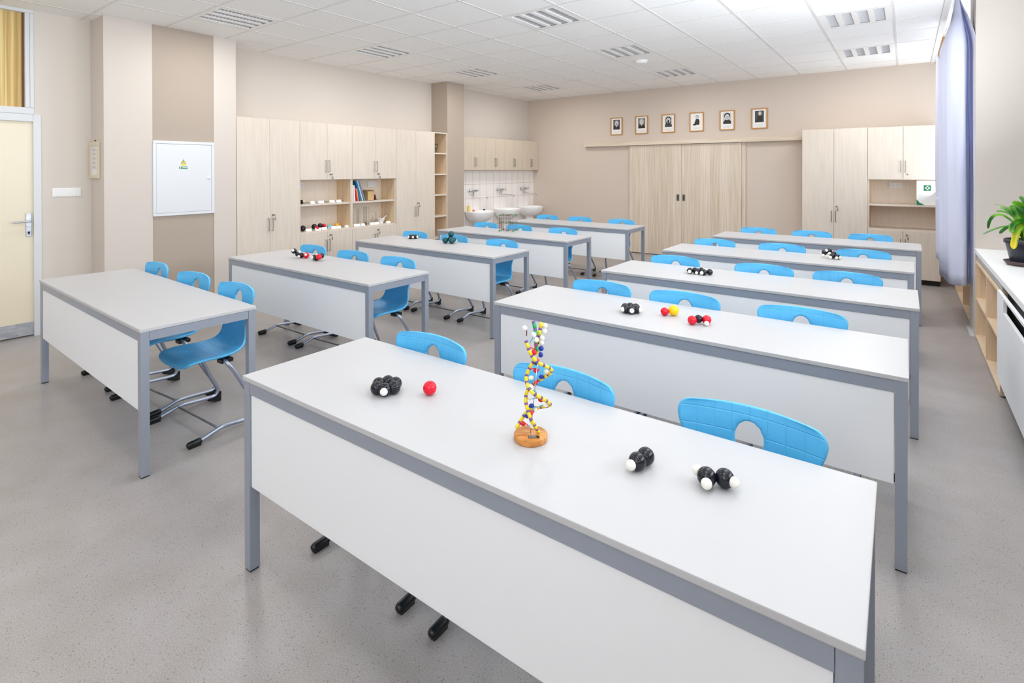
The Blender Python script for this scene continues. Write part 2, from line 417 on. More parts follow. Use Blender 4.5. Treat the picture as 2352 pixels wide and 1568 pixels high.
# entrance door, its frame and the transom window above
d = thing('door_1', 'x', 'door'); del d['label'], d['category']; struct(d)
struct(B().box(LX-.06, DY0+.05, .012, LX-.02, DY1-.04, 2.03, .003).obj('door_leaf', 'door_leaf', d))
b = B().box(LX-.02, DY0+.05, .015, LX-.017, DY1-.045, .135); b.mi = 1
for y in (.62, .86, 1.1, 1.22): 
    for z in (.03, .12): b.ball((LX-.016, y, z), .004, 8)
struct(b.obj('kick_plate', ['alu', 'handle'], d))
b = B().box(LX-.02, 1.288, .945, LX-.010, 1.328, 1.165, .004); b.mi = 1
b.cyl((LX-.012, 1.308, .985), (LX-.0085, 1.308, .985), .009, 12); b.box(LX-.012, 1.303, .965, LX-.0085, 1.313, .985)
struct(b.obj('lock_plate', ['alu', 'dark'], d))
b = B().tube(spline([(LX-.012, 1.308, 1.09), (LX+.035, 1.308, 1.09), (LX+.048, 1.295, 1.09), (LX+.05, 1.25, 1.09), (LX+.05, 1.19, 1.088)]), .0095, 10)
struct(b.obj('door_handle', 'alu', d))
b = B()
b.box(LX-.1, DY1-.045, 0, LX+.012, DY1+.012, 2.10, .003); b.box(LX-.1, DY0-.012, 0, LX+.012, DY0+.045, 2.10, .003)
b.box(LX-.1, DY0+.0455, 2.03, LX+.011, DY1-.0455, 2.0995, .003)
struct(b.obj('trim_2', 'frame'))
b = B()
for a0, a1, z0, z1 in ((DY0, DY1-.038, 2.101, 2.16), (DY0, DY1-.038, CZ-.03, CZ), (DY0, DY0+.05, 2.161, CZ-.031), (DY1-.10, DY1-.067, 2.161, CZ-.031), (DY1-.0655, DY1-.038, 2.161, CZ-.031)):
    b.box(LX-.08, a0, z0, LX+.01, a1, z1, .003)
wi = struct(b.obj('window_1', 'frame'))
struct(B().box(LX-.06, DY0+.05, 2.16, LX-.05, DY1-.10, CZ-.03).obj('pane', 'ribbed', wi))
struct(B().box(LX-.05, DY1-.112, 2.16, LX-.03, DY1-.10, CZ-.03).obj('pane_edge', 'wood_dark', wi))

# tiled backing wall behind the basins
struct(B().box(LX, 7.02, 0, -6.493, BY, 1.572).obj('trim_3', 'tile'))
# sliding doors on the back wall
for i, (x0, x1, hx) in enumerate(((-4.231, -3.243, -3.305), (-3.239, -2.227, -3.2))):
    dd = struct(B().box(x0, BY-.05, .012, x1, BY-.012, 2.03, .002).obj('door_%d' % (i+2), 'striped'))
    b = B().box(hx-.026, BY-.053, 1.012, hx+.026, BY-.049, 1.132, .001); b.mi = 1; b.box(hx-.014, BY-.0545, 1.027, hx+.014, BY-.0528, 1.117)
    struct(b.obj('recessed_handle', ['handle', 'photo_dark'], dd))
struct(B().box(-5.208, BY-.1, 2.035, -1.27, BY, 2.105, .002).obj('trim_4', 'rail_wood'))
b = B().box(-4.262, BY-.03, 0, -4.233, BY, 2.035); b.box(-2.225, BY-.03, 0, -2.165, BY, 2.035)
struct(b.obj('trim_5', 'striped'))
struct(B().box(-6.6, BY-.008, 0, -1.3, BY, .012).obj('baseboard_back', 'dark'))
# ------------------------------------------------------------------ ceiling lights and detector
def lamp_proto():
    t = thing('ceiling_light', 'x', 'ceiling light', (0, 0, CZ), 0, 'recessed ceiling lights')
    w, l = .622, .615; b = B()
    b.box(.008, .008, -.003, w-.008, .05, .004); b.box(.008, l-.05, -.003, w-.008, l-.008, .004)
    xs = []
    sw, gap = .088, .045; m0 = (w-(4*sw+3*gap))/2
    xs = [m0+k*(sw+gap) for k in range(4)]
    b.box(.008, .05, -.003, xs[0], l-.05, .004)
    for k in range(3): b.box(xs[k]+sw, .05, -.003, xs[k+1], l-.05, .004)
    b.box(xs[3]+sw, .05, -.003, w-.008, l-.05, .004)
    b.obj('frame', 'white', t)
    b = B(); b.box(0, 0, .005, .004, l, .1); b.box(w-.004, 0, .005, w, l, .1); b.box(0, 0, .005, w, .004, .1); b.box(0, l-.004, .005, w, l, .1); b.box(0, 0, .1, w, l, .104)
    b.obj('housing', 'white', t)
    for x in xs:
        b = B()
        for s, xa in ((0, x), (1, x+sw)):
            pr = [(0, 0), (.008, .03), (.024, .055)]
            for (a0, z0), (a1, z1) in zip(pr, pr[1:]):
                q = (-1 if s else 1)
                b.quad((xa+q*a0, .05, z0), (xa+q*a0, l-.05, z0), (xa+q*a1, l-.05, z1), (xa+q*a1, .05, z1))
        b.quad((x, .05, 0), (x+sw, .05, 0), (x+sw, .05, .09), (x, .05, .09)); b.quad((x, l-.05, 0), (x+sw, l-.05, 0), (x+sw, l-.05, .09), (x, l-.05, .09))
        r = b.obj('reflector', 'louvre', t)
        b = B()
        n = 15
        for k in range(n):
            y = .05 + (l-.1)*(k+.5)/n
            b.prism([(x+.001, y, .003), (x+sw-.001, y, .003), (x+sw-.012, y+.010, .035), (x+.012, y+.010, .035)], (0, .002, 0))
        b.obj('louvre_blades', 'blade', r)
        b = B().cyl((x+sw/2, .055, .075), (x+sw/2, l-.055, .075), .013, 10)
        b.obj('tube', 'white', r)
    fill = area('fill_ceiling', w/2, l/2, -.012, .5, .5, FILLW, (1, .995, .985), (0, 0, 0)); fill.parent = t  # soft fill added just below the unlit fitting
    return t
M['blade'] = mat('bright_louvre_blade', sr(236, 236, 238), .3, .2)
M['louvre'] = mat('satin_reflector', sr(228, 227, 227), .35)
lp = lamp_proto()
names_l = {-5.698: 'above the cabinet wall', -3.21: 'in the middle row of ceiling lights', -.722: 'near the curtain side'}
ords = {0: 'nearest the camera', 1: 'second from the camera', 2: 'third from the camera', 3: 'nearest the back wall'}
first = True
for x in (-5.698, -3.21, -.722):
    ys = sorted(l[1] for l in LAMPS if l[0] == x)
    for i, y in enumerate(ys):
        od = 'nearest the camera' if i == 0 else 'nearest the back wall' if i == len(ys)-1 else ['', 'second', 'third', 'fourth'][i] + ' from the camera'
        lab = 'square white louvred ceiling light %s, %s' % (names_l[x], od)
        if first: lp.location = (x, y, CZ); lp['label'] = lab; first = False
        else: dup(lp, (x, y, CZ), 0, lab)
b = B().lathe([(0, -.045), (.05, -.044), (.078, -.035), (.086, -.02), (.086, -.012)], 28); t = thing('smoke_detector', 'round white smoke detector on a ceiling tile', 'smoke detector', (-2.95, 6.97, CZ))
b.obj('cover', 'white', t); B().lathe([(.0, 0), (.092, 0), (.092, -.012), (0, -.012)], 28).obj('base', 'white', t)

# ------------------------------------------------------------------ desks
TW, TD, TH = 2.034, .594, .76
def desk_proto():
    t = thing('desk', 'x', 'desk', (0, 0, 0), 0, 'white two-column classroom desks')
    B().box(0, 0, TH-.018, TW, TD, TH, .003).obj('tabletop', 'top', t)
    lg = .04; z1 = TH-.0185; o = .004
    for x in (o, TW-o-lg):
        for y in (o, TD-o-lg):
            l = B().box(x, y, .006, x+lg, y+lg, z1, .0012).obj('leg', 'steel', t)
            B().box(x+.002, y+.002, 0, x+lg-.002, y+lg-.002, .006).obj('foot', 'black', l)
    za = TH-.066
    B().box(o+lg+.0012, o+.001, za, TW-o-lg-.0012, o+.03, z1-.0015, .0008).obj('front_apron', 'steel', t)
    B().box(o+lg+.0012, TD-o-.03, za, TW-o-lg-.0012, TD-o-.001, z1-.0015, .0008).obj('rear_apron', 'steel', t)
    B().box(o+.001, o+lg+.0012, za, o+.03, TD-o-lg-.0012, z1-.0015, .0008).obj('side_apron', 'steel', t)
    B().box(TW-o-.03, o+lg+.0012, za, TW-o-.001, TD-o-lg-.0012, z1-.0015, .0008).obj('side_apron', 'steel', t)
    B().box(o+lg+.003, o+.006, .333, TW-o-lg-.003, o+.022, za-.002, .001).obj('modesty_panel', 'panel', t)
    b = B()
    for x in (o+lg, TW-o-lg-.022): b.box(x, o+.022, .333, x+.022, o+.04, .36)
    b.obj('panel_bracket', 'dark', t)
    return t
DESKS = [(-2.0864, 1.038, .009), (-2.0236, 2.5355, .0034), (-1.9695, 3.8501, .0009), (-1.9785, 5.2043, .0005), (-1.9055, 6.6822, -.001),
         (-5.1378, 1.0656, -.0178), (-5.0707, 2.3937, .0019), (-5.0978, 3.8329, .0004), (-5.1143, 5.1849, .0002), (-5.0752, 6.7529, -.0001)]
DL = ['white desk filling the foreground, with the DNA model standing on it',
      'white desk second in the window-side column, with a yellow-and-red ball model on it',
      'white desk third in the window-side column, with a row of black balls on it',
      'white desk fourth in the window-side column, with a black-and-white cluster on it',
      'empty white desk at the back of the window-side column',
      'empty white desk at the front left, nearest the cream door',
      'white desk second in the door-side column, with two black-and-red ball models',
      'white desk third in the door-side column, with four teal balls on it',
      'white desk fourth in the door-side column, with the green lattice model on it',
      'empty white desk at the back of the door-side column, near the washbasins']
dp = desk_proto()
for i, (x, y, a) in enumerate(DESKS):
    if i == 0: dp.location = (x, y, 0); dp.rotation_euler = (0, 0, a); dp['label'] = DL[0]
    else: dup(dp, (x, y, 0), a, DL[i])
def on_desk(i, px, py):   # fraction-free: world point on a desk top
    return (px, py, TH)

# ------------------------------------------------------------------ chairs
def chair_shell():
    prof = spline([(0, -.205, .412), (0, -.196, .434), (0, -.165, .450), (0, -.09, .447), (0, 0, .438), (0, .085, .438), (0, .15, .456), (0, .184, .50), (0, .196, .57), (0, .202, .65), (0, .211, .74), (0, .222, .818)], 10)
    wk = spline([(.145, 0, 0), (.172, 0, 0), (.192, 0, 0), (.205, 0, 0), (.203, 0, 0), (.190, 0, 0), (.168, 0, 0), (.148, 0, 0), (.138, 0, 0), (.164, 0, 0), (.208, 0, 0), (.2225, 0, 0)], 10)
    bow = spline([(-.008, 0, 0), (-.002, 0, 0), (.004, 0, 0), (.014, 0, 0), (.018, 0, 0), (.018, 0, 0), (.018, 0, 0), (.018, 0, 0), (.02, 0, 0), (.024, 0, 0), (.03, 0, 0), (.032, 0, 0)], 10)
    n = len(prof); d = [0]
    for a, c in zip(prof, prof[1:]): d.append(d[-1]+(c-a).length)
    L = d[-1]; nu = 28; R = .055
    def width(i):
        w = wk[i].x; e = L-d[i]
        if e < R: w = w - R + math.sqrt(max(R*R-(R-e)**2, 0))
        if d[i] < .05: w = w - .05 + math.sqrt(max(.05**2-(.05-d[i])**2, 0))
        return w
    # refine samples near both ends
    idx = list(range(n))
    bm = bmesh.new(); uvl = bm.loops.layers.uv.new('metres')
    top = []; bot = []; UVc = {}
    for i in idx:
        t = (prof[min(i+1, n-1)]-prof[max(i-1, 0)]).normalized(); nr = Vector((0, -t.z, t.y))
        if nr.z < 0 and prof[i].z < .46: nr = -nr
        w = width(i); rt, rb = [], []
        for k in range(nu+1):
            u = -1+2*k/nu
            p = prof[i] + Vector((u*w, 0, 0)) + nr*(bow[i].x*u*u)
            if d[i] > L-.12: p.z += .012*(1-u*u)*(1-(L-d[i])/.12) 
            f = d[i]/L
            th = .016 + .030*max(0, 1-(abs(u)/.8)**2)*max(0, 1-((f-.33)/.2)**2)
            a = bm.verts.new(p); c = bm.verts.new(p-nr*th); rt.append(a); rb.append(c)
            UVc[a] = UVc[c] = (u*w+.02575, d[i]-L)
        top.append(rt); bot.append(rb)
    hc, ha, hb = L-.090, .041, .047
    def inhole(i, k):
        x = sum((UVc[top[a][b]][0]-.02575) for a in (i, i+1) for b in (k, k+1))/4
        y = sum(UVc[top[a][b]][1] for a in (i, i+1) for b in (k, k+1))/4 + L - hc
        return (x/ha)**2+(y/hb)**2 < 1
    hole = {(i, k) for i in range(n-1) for k in range(nu) if inhole(i, k)}
    def F(vs):
        f = bm.faces.new(vs); f.smooth = True
        for l in f.loops: l[uvl].uv = UVc[l.vert]
    for i in range(n-1):
        for k in range(nu):
            if (i, k) in hole: continue
            F((top[i][k], top[i][k+1], top[i+1][k+1], top[i+1][k])); F((bot[i][k], bot[i+1][k], bot[i+1][k+1], bot[i][k+1]))
    # snap the rim of the hole to its ellipse and close it
    rim = set(); 
    for (i, k) in hole:
        for di, dk, e in ((-1, 0, ((0, 0), (0, 1))), (1, 0, ((1, 1), (1, 0))), (0, -1, ((1, 0), (0, 0))), (0, 1, ((0, 1), (1, 1)))):
            if (i+di, k+dk) not in hole:
                (a, b2), (c, e2) = e
                A, C = (i+a, k+b2), (i+c, k+e2); rim |= {A, C}
                F((top[A[0]][A[1]], bot[A[0]][A[1]], bot[C[0]][C[1]], top[C[0]][C[1]]))
    for (i, k) in rim:
        x = UVc[top[i][k]][0]-.02575; y = UVc[top[i][k]][1]+L-hc
        q = math.sqrt((x/ha)**2+(y/hb)**2) or 1
        nx, ny = x/q, y/q
        t = (prof[min(i+1, n-1)]-prof[max(i-1, 0)]).normalized()
        mv = Vector((nx-x, 0, 0)) + t*(ny-y)
        top[i][k].co += mv; bot[i][k].co += mv
    for k in range(nu):
        F((top[0][k+1], top[0][k], bot[0][k], bot[0][k+1])); F((top[-1][k], top[-1][k+1], bot[-1][k+1], bot[-1][k]))
    for i in range(n-1):
        F((top[i][0], top[i+1][0], bot[i+1][0], bot[i][0])); F((top[i+1][-1], top[i][-1], bot[i][-1], bot[i+1][-1]))
    bmesh.ops.recalc_face_normals(bm, faces=bm.faces[:])
    me = bpy.data.meshes.new('seat_shell'); bm.to_mesh(me); bm.free(); me.materials.append(M['chair'])
    o = bpy.data.objects.new('seat_shell', me); COL.objects.link(o)
    md = o.modifiers.new('round', 'SUBSURF'); md.levels = 1; md.render_levels = 1
    dg = bpy.context.evaluated_depsgraph_get()
    m2 = bpy.data.meshes.new_from_object(o.evaluated_get(dg)); o.modifiers.clear(); o.data = m2; m2.name = 'seat_shell'
    return o
def chair_proto():
    t = thing('school_chair', 'x', 'chair', (0, 0, 0), 0, 'blue moulded classroom chairs')
    sh = chair_shell(); sh.parent = t
    for s in (-1, 1):
        pts = spline([(s*.13, .035, .404), (s*.165, .035, .405), (s*.19, .045, .385), (s*.205, .075, .335), (s*.235, .145, .19), (s*.252, .198, .095), (s*.255, .205, .062), (s*.255, .185, .041), (s*.255, .13, .041), (s*.255, 0, .052), (s*.255, -.05, .050), (s*.255, -.15, .024), (s*.255, -.2, .021)], 5)
        r = B().tube(pts, .0125, 10).obj('runner', 'tube', t)
        b = B().tube([(s*.255, -.225, .018), (s*.255, -.222, .019), (s*.255, -.212, .0195), (s*.255, -.16, .0225), (s*.255, -.148, .026)], [.006, .014, .0185, .0185, .0165], 12)
        b.box(s*.255-.012, -.215, 0, s*.255+.012, -.15, .02, .003)
        b.obj('foot_cap', 'black', r)
        b = B().prism([(s*.255-.014, .212, .066), (s*.255-.014, .223, .062), (s*.255-.014, .220, .0), (s*.255-.014, .198, 0), (s*.255-.014, .14, .020), (s*.255-.014, .137, .036), (s*.255-.014, .175, .036), (s*.255-.014, .196, .046)], (.028, 0, 0))
        b.obj('heel_glide', 'black', r)
        B().box(min(s*.115, s*.172), .012, .392, max(s*.115, s*.172), .085, .416, .005).obj('seat_bracket', 'black', t)
    B().cyl((-.25, -.045, .05), (.25, -.045, .05), .006, 8).obj('stretcher', 'rod', t)
    return t
cp_ = chair_proto()
# chair centres: offset from the desk's left end, gap of the backrest behind the desk, twist
CH = [[(.399, .05, 0), (1.076, .05, 0), (1.70, .115, .0)], [(.409, .05, 0), (.956, .05, 0), (1.576, .06, 0)], [(.381, .05, 0), (1.08, .05, 0), (1.629, .05, 0)],
      [(.339, .05, 0), (.985, .06, 0), (1.661, .05, 0)], [(.392, .05, 0), (.987, .05, 0), (1.577, .05, 0)],
      [(.345, .065, .02), (1.035, .06, .11), (1.645, .06, .06)], [(.381, .06, 0), (1.018, .06, .05), (1.62, .06, .01)], [(.33, .05, 0), (.965, .05, -.02), (1.655, .05, 0)],
      [(.332, .06, 0), (.915, .06, 0), (1.60, .06, 0)], [(.318, .06, 0), (.928, .06, 0), (1.638, .06, 0)]]
RN = ['front', 'second', 'third', 'fourth', 'rear']; PN = ['left', 'middle', 'right']
k = 0
for i, (x, y, a) in enumerate(DESKS):
    for j, (ox, gap, tw) in enumerate(CH[i]):
        lab = 'blue plastic chair, %s of three at the %s desk of the %s column' % (PN[j], RN[i % 5], 'window-side' if i < 5 else 'door-side')
        cx, cy = x+ox*math.cos(a), y+TD+gap-.212
        if k == 0: cp_.location = (cx, cy, 0); cp_.rotation_euler = (0, 0, tw+a); cp_['label'] = lab
        else: dup(cp_, (cx, cy, 0), tw+a, lab)
        k += 1

# ------------------------------------------------------------------ cabinets
def handle(x, z0, z1, parent, y=0):
    return B().tube([(x, y, z0), (x, y-.026, z0), (x, y-.026, z1), (x, y, z1)], .0045, 8, smooth=False).obj('handle', 'handle', parent)
def lock(x, z, parent, key=True, y=0):
    b = B().cyl((x, y, z), (x, y-.006, z), .010, 12)
    if key:
        b.box(x-.002, y-.03, z-.004, x+.002, y-.006, z+.004); b.box(x-.012, y-.032, z-.010, x+.012, y-.028, z+.010, .002)
        b.box(x+.006, y-.034, z-.065, x+.02, y-.030, z-.03, .002); b.tube([(x+.008, y-.031, z-.004), (x+.013, y-.032, z-.032)], .0015, 6)
    return b.obj('lock', 'handle', parent)
def door(x0, x1, z0, z1, parent, hx=None, hz=None, lx=None, lz=None, y=0, key=True, m='maple'):
    dr = B().box(x0+.0015, y, z0+.0015, x1-.0015, y+.018, z1-.0015, .001).obj('door', m, parent)
    if hx is not None: handle(hx, hz-.075, hz+.075, dr, y)
    if lx is not None: lock(lx, lz, dr, key, y)
    return dr
def tall_cab(name, label, loc, rz, w, d, h, hz, lz, inner=.018):
    t = thing(name, label, 'cabinet', loc, rz)
    B().box(0, .02, .0, w, d, h).obj('body', 'maple', t)
    B().box(.0, .012, 0, w, .02, .07).obj('plinth', 'dark', t)
    door(0, w/2, .075, h, t, w/2-.025, hz); door(w/2, w, .075, h, t, w/2+.025, hz, w/2+.038, lz)
    return t
def shelf_cab(label, loc, rz, w, d, h, zs, sock=None, key=True, zc=.745, zo=1.46, zshelf=1.112):
    """upper doors, an open bay with a shelf, lower doors"""
    t = thing('display_cabinet', label, 'cabinet', loc, rz)
    b = B(); q = .018
    b.box(0, .02, .07, q, d, h); b.box(w-q, .02, .07, w, d, h); b.box(q, .02, h-q, w-q, d, h)
    b.box(q, .02, zc, w-q, d, zc+q); b.box(q, .02, zo-q, w-q, d, zo); b.box(q, .02, .07, w-q, d, .07+q)
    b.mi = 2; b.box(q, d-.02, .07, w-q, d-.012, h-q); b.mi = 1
    b.box(q, .025, zc+q, q+.001, d-.02, zo-q); b.box(w-q-.001, .025, zc+q, w-q, d-.02, zo-q)
    b.obj('body', ['maple', 'maple_shade', 'maple_lit'], t)
    B().box(0, .06, 0, w, .08, .07).obj('plinth', 'dark', t)
    B().box(q, .03, zshelf-.012, w-q, d-.02, zshelf+.012).obj('shelf', 'maple', t)
    m = w/2
    door(0, m, zo-q+.002, h, t, m-.025, zo+.165); door(m, w, zo-q+.002, h, t, m+.025, zo+.165, m+.05, zo+.055, key=key)
    door(0, m, .075, zc+.003, t, m-.025, zc-.185); door(m, w, .075, zc+.003, t, m+.025, zc-.185, m+.042, zc-.05, key=True)
    return t
D = .36; LR = PI/2
tall_cab('wardrobe_cabinet', 'tall light maple cabinet with two full-height doors beside the fuse box pilaster', (PX, 3.06, 0), LR, .804, D, 2.2, .905, 1.02)
shelf_cab('light maple cabinet with an open bay of coloured ball models and cards', (PX, 3.865, 0), LR, .804, D, 2.2, None)
shelf_cab('light maple cabinet with an open bay of books and laboratory glass', (PX, 4.67, 0), LR, .804, D, 2.2, None)
tall_cab('wardrobe_cabinet', 'tall light maple cabinet with two full-height doors next to the narrow open shelves', (PX, 5.475, 0), LR, .804, D, 2.2, .915, 1.045)
t = thing('open_shelf_unit', 'narrow maple shelf unit, mostly empty, against the beige column', 'shelf', (PX, 6.28, 0), LR)
b = B(); q = .018; w = .318
b.box(0, 0, 0, q, D, 2.2); b.box(w-q, 0, 0, w, D, 2.2); b.box(q, 0, 2.182, w-q, D, 2.2); b.mi = 1; b.box(q, D-.01, 0, w-q, D, 2.182)
b.box(w-q-.001, .005, .02, w-q, D-.01, 2.18)
b.obj('body', ['maple', 'maple_shade'], t)
for z in (.08, .44, .80, 1.155, 1.50, 1.848): B().box(q, .004, z-.012, w-q, D-.01, z+.012).obj('shelf', 'maple', t)
# wall cabinets above the basins
for i in range(4):
    t = thing('wall_cabinet', ['light wood wall cabinet nearest the beige column, first of four over the basins', 'second wall cabinet from the column over the basins', 'third wall cabinet from the column over the basins', 'last wall cabinet over the basins, touching the back wall corner'][i], 'cabinet', (-6.345, 7.112+.6025*i, 1.572), LR, 'wall cabinets over the washbasins')
    w = .6025
    B().box(.001, .02, 0, w-.001, .145, .606).obj('body', 'wall_maple', t)
    door(0, w/2, 0, .606, t, w/2-.022, .15, m='wall_maple'); door(w/2, w, 0, .606, t, w/2+.022, .15, m='wall_maple')
# back right cabinets
tall_cab('wardrobe_cabinet', 'tall light maple cabinet on the back wall beside the sliding doors', (-1.264, 9.061, 0), 0, .822, BY-9.065, 2.167, .885, 1.03)
rc = shelf_cab('light maple cabinet on the back wall holding the first aid box', (-.441, 9.061, 0), 0, .812, BY-9.065, 2.163, None, zc=.72, zo=1.445, zshelf=1.07, key=False)
# sockets
def socket(label, loc, rz, n=2):
    t = thing('wall_socket', label, 'socket', loc, rz)
    B().box(0, -.03, 0, .078*n, 0, .085, .006).obj('plate', 'white', t)
    for k in range(n):
        c = .039+.078*k
        T = Matrix.Translation((c, -.0305, .0425)) @ Matrix.Rotation(PI/2, 4, 'X')
        b = B().lathe([(0, -.012), (.02, -.012), (.02, 0), (.023, .002), (.025, 0)], 20, T=T); b.mi = 1
        for q in (-.009, .009): b.box(c+q-.003, -.0215, .0395, c+q+.003, -.0165, .0455)
        b.obj('outlet', ['photo_light', 'dark'], t)
socket('white double socket in the book bay of the left cabinets', (LX+.03, 5.19, 1.315), LR)
socket('white socket in the upper bay above the black ball', (LX+.03, 4.04, 1.315), LR, 1)
socket('white double socket above the shelf beside the first aid box', (-.202, BY-.02, 1.295), 0)
# ------------------------------------------------------------------ things in the left cabinets' bays
DOWN = .7635; UPS = 1.1245
def card(x, y, z, w, lab, rz=0, h=.035, x_=None):
    t = B().prism([(-.02, 0, 0), (.02, 0, 0), (.002, 0, h)], (0, w, 0))
    o = t.obj('name_card', 'paper'); o.location = (x, y, z); o.rotation_euler = (0, 0, rz)
    tag(o, lab, 'card', 'white folded name cards in the cabinet bays')
CX = -6.345
cards = [(4.175, UPS, .085, 'second card on the upper ball-bay shelf, right of the black ball'), (4.35, UPS, .08, 'third white card on the upper ball-bay shelf'), (4.46, UPS, .075, 'rightmost white card on the upper ball-bay shelf'), (4.06, UPS, .06, 'white card touching the black ball on the upper ball-bay shelf'),
         (3.99, DOWN, .085, 'leftmost white card at the front of the lower ball bay'), (4.13, DOWN, .085, 'white card under the black and red ball models, left one'), (4.225, DOWN, .08, 'white card under the black and red ball models, right one'), (4.375, DOWN, .08, 'white card beside the light blue ball'), (4.46, DOWN, .07, 'white card in front of the orange ball'), (4.60, DOWN, .11, 'large white card at the right end of the ball bay'),
         (4.745, DOWN, .11, 'leftmost white card in front of the glassware'), (4.87, DOWN, .07, 'white card before the tall glass cylinders'), (5.03, DOWN, .075, 'white card before the small flask'), (5.125, DOWN, .075, 'white card before the mortar'), (5.34, DOWN, .075, 'rightmost white card in the glassware bay')]
for y, z, w, lab in cards: card(CX, y, z, w, lab)
card(-6.33, 5.09, DOWN, .05, 'small white card lying in front of the flask')
def model(name, label, balls, group=None, cat='ball model'):
    """balls: (x,y,z,r,material,(partname)) in world coordinates; each ball a part"""
    x0 = sum(q[0] for q in balls)/len(balls); y0 = sum(q[1] for q in balls)/len(balls)
    z0 = min(q[2]-q[3] for q in balls)
    if len(balls) == 1:
        q = balls[0]; o = B().ball((0, 0, 0), q[3]).obj(name, q[4]); o.location = q[:3]; return tag(o, label, cat, group)
    t = thing(name, label, cat, (x0, y0, z0), 0, group)
    for q in balls:
        o = B().ball((0, 0, 0), q[3]).obj('atom', q[4], t); o.location = (q[0]-x0, q[1]-y0, q[2]-z0)
        if q[4] != balls[0][4]: o['label'] = {'red': 'red ball', 'hyd': 'white ball', 'yellow': 'yellow ball', 'teal': 'teal ball', 'carbon': 'black ball'}.get(q[4], 'ball')
    return t
model('ball_model', 'black ball with a white cap on the upper ball-bay shelf', [(-6.40, 3.97, UPS+.028, .028, 'carbon'), (-6.375, 3.985, UPS+.036, .013, 'hyd')])
model('ball_model', 'single dark ball at the left end of the lower ball bay', [(-6.40, 3.985, DOWN+.038, .038, 'carbon')])
model('ball_model', 'black ball with a small red ball below it in the lower ball bay', [(-6.40, 4.155, DOWN+.047, .036, 'carbon'), (-6.36, 4.165, DOWN+.028, .028, 'red')])
model('ball_model', 'black ball with a red ball at its right in the lower ball bay', [(-6.40, 4.245, DOWN+.052, .035, 'carbon'), (-6.385, 4.295, DOWN+.05, .026, 'red')])
model('ball_model', 'light blue ball with a white ball in the lower ball bay', [(-6.40, 4.385, DOWN+.029, .029, 'lblue'), (-6.37, 4.36, DOWN+.012, .012, 'hyd')])
model('ball_model', 'single orange ball in the lower ball bay', [(-6.42, 4.52, DOWN+.035, .035, 'orange')])
# glass rods on the upper shelf
for i, (y0, y1, xx, lab) in enumerate(((4.03, 4.28, -6.42, 'clear glass rod behind the left cards on the upper shelf'), (4.30, 4.62, -6.40, 'long clear glass tube lying at the right of the upper shelf'))):
    tag(B().cyl((xx, y0, UPS+.012), (xx, y1, UPS+.013), .011, 12).obj('glass_tube', 'glass'), lab, 'glass tube')
# books
books = [(4.700, .021, .24, 0, 'dyellow_book', 'yellow thin book at the left end of the row'), (4.728, .026, .235, 0, 'paper', 'thick white book right of the yellow one'), (4.757, .02, .23, 3, 'paper', 'leaning white folder beside the thick white book'),
         (4.783, .013, .19, 7, 'red', 'low red book in the book bay'), (4.802, .02, .18, 10, 'book_orange', 'small orange book behind the red one'), (4.822, .022, .30, 15, 'book_teal', 'tall leaning teal book'), (4.852, .02, .31, 18, 'book_white', 'tall leaning white and blue book'), (4.880, .022, .315, 20, 'book_blue', 'rightmost tall grey-blue book leaning over the others')]
M['dyellow_book'] = mat('yellow_cover', sr(228, 206, 120), .5); M['book_orange'] = mat('orange_cover', sr(226, 150, 100), .5)
M['book_teal'] = mat('teal_cover', sr(30, 120, 160), .4); M['book_white'] = mat('pale_blue_cover', sr(190, 205, 215), .4); M['book_blue'] = mat('grey_blue_cover', sr(110, 135, 170), .4)
yb_, prev = 4.692, None
for y, th, h, ang, m, lab in books:
    ta = math.tan(math.radians(ang))
    if prev: yb_ += prev[0]/math.cos(math.radians(prev[2])) + .001 + prev[1]*max(0, ta-math.tan(math.radians(prev[2])))
    prev = (th, h, ang)
    o = B().box(-.2, 0, 0, 0, th, h, .002); o.mi = 1; o.box(-.198, .002, .003, -.002, th-.002, h+.0005)
    o = o.obj('book', [m, 'paper']); o.location = (-6.335, yb_, UPS+.0005); o.rotation_euler = (math.radians(ang), 0, 0)
    tag(o, lab, 'book', 'books in the left cabinet bay')
t = thing('cardboard_box', 'open tan cardboard box beside the leaning books', 'box', (-6.44, 5.07, UPS), 0)
b = B(); b.box(-.07, -.06, 0, .07, .065, .004); b.box(.066, -.06, 0, .07, .065, .135); b.box(-.07, -.06, 0, -.066, .065, .15); b.box(-.07, -.06, 0, .07, -.056, .15); b.box(-.07, .061, 0, .07, .065, .15)
b.obj('box_walls', 'cardboard', t)
B().box(-.1, -.05, .15, -.05, .066, .152).obj('flap', 'cardboard', t)
t = thing('figurine', 'small plum-coloured model on a plate at the right of the book bay', 'model', (-6.42, 5.19, UPS))
B().lathe([(0, 0), (.028, 0), (.028, .008), (0, .008)], 16).obj('base', 'mould', t)
B().lathe([(0, .008), (.016, .012), (.022, .03), (.018, .055), (.006, .078), (0, .085)], 16).obj('body', 'mould', t)
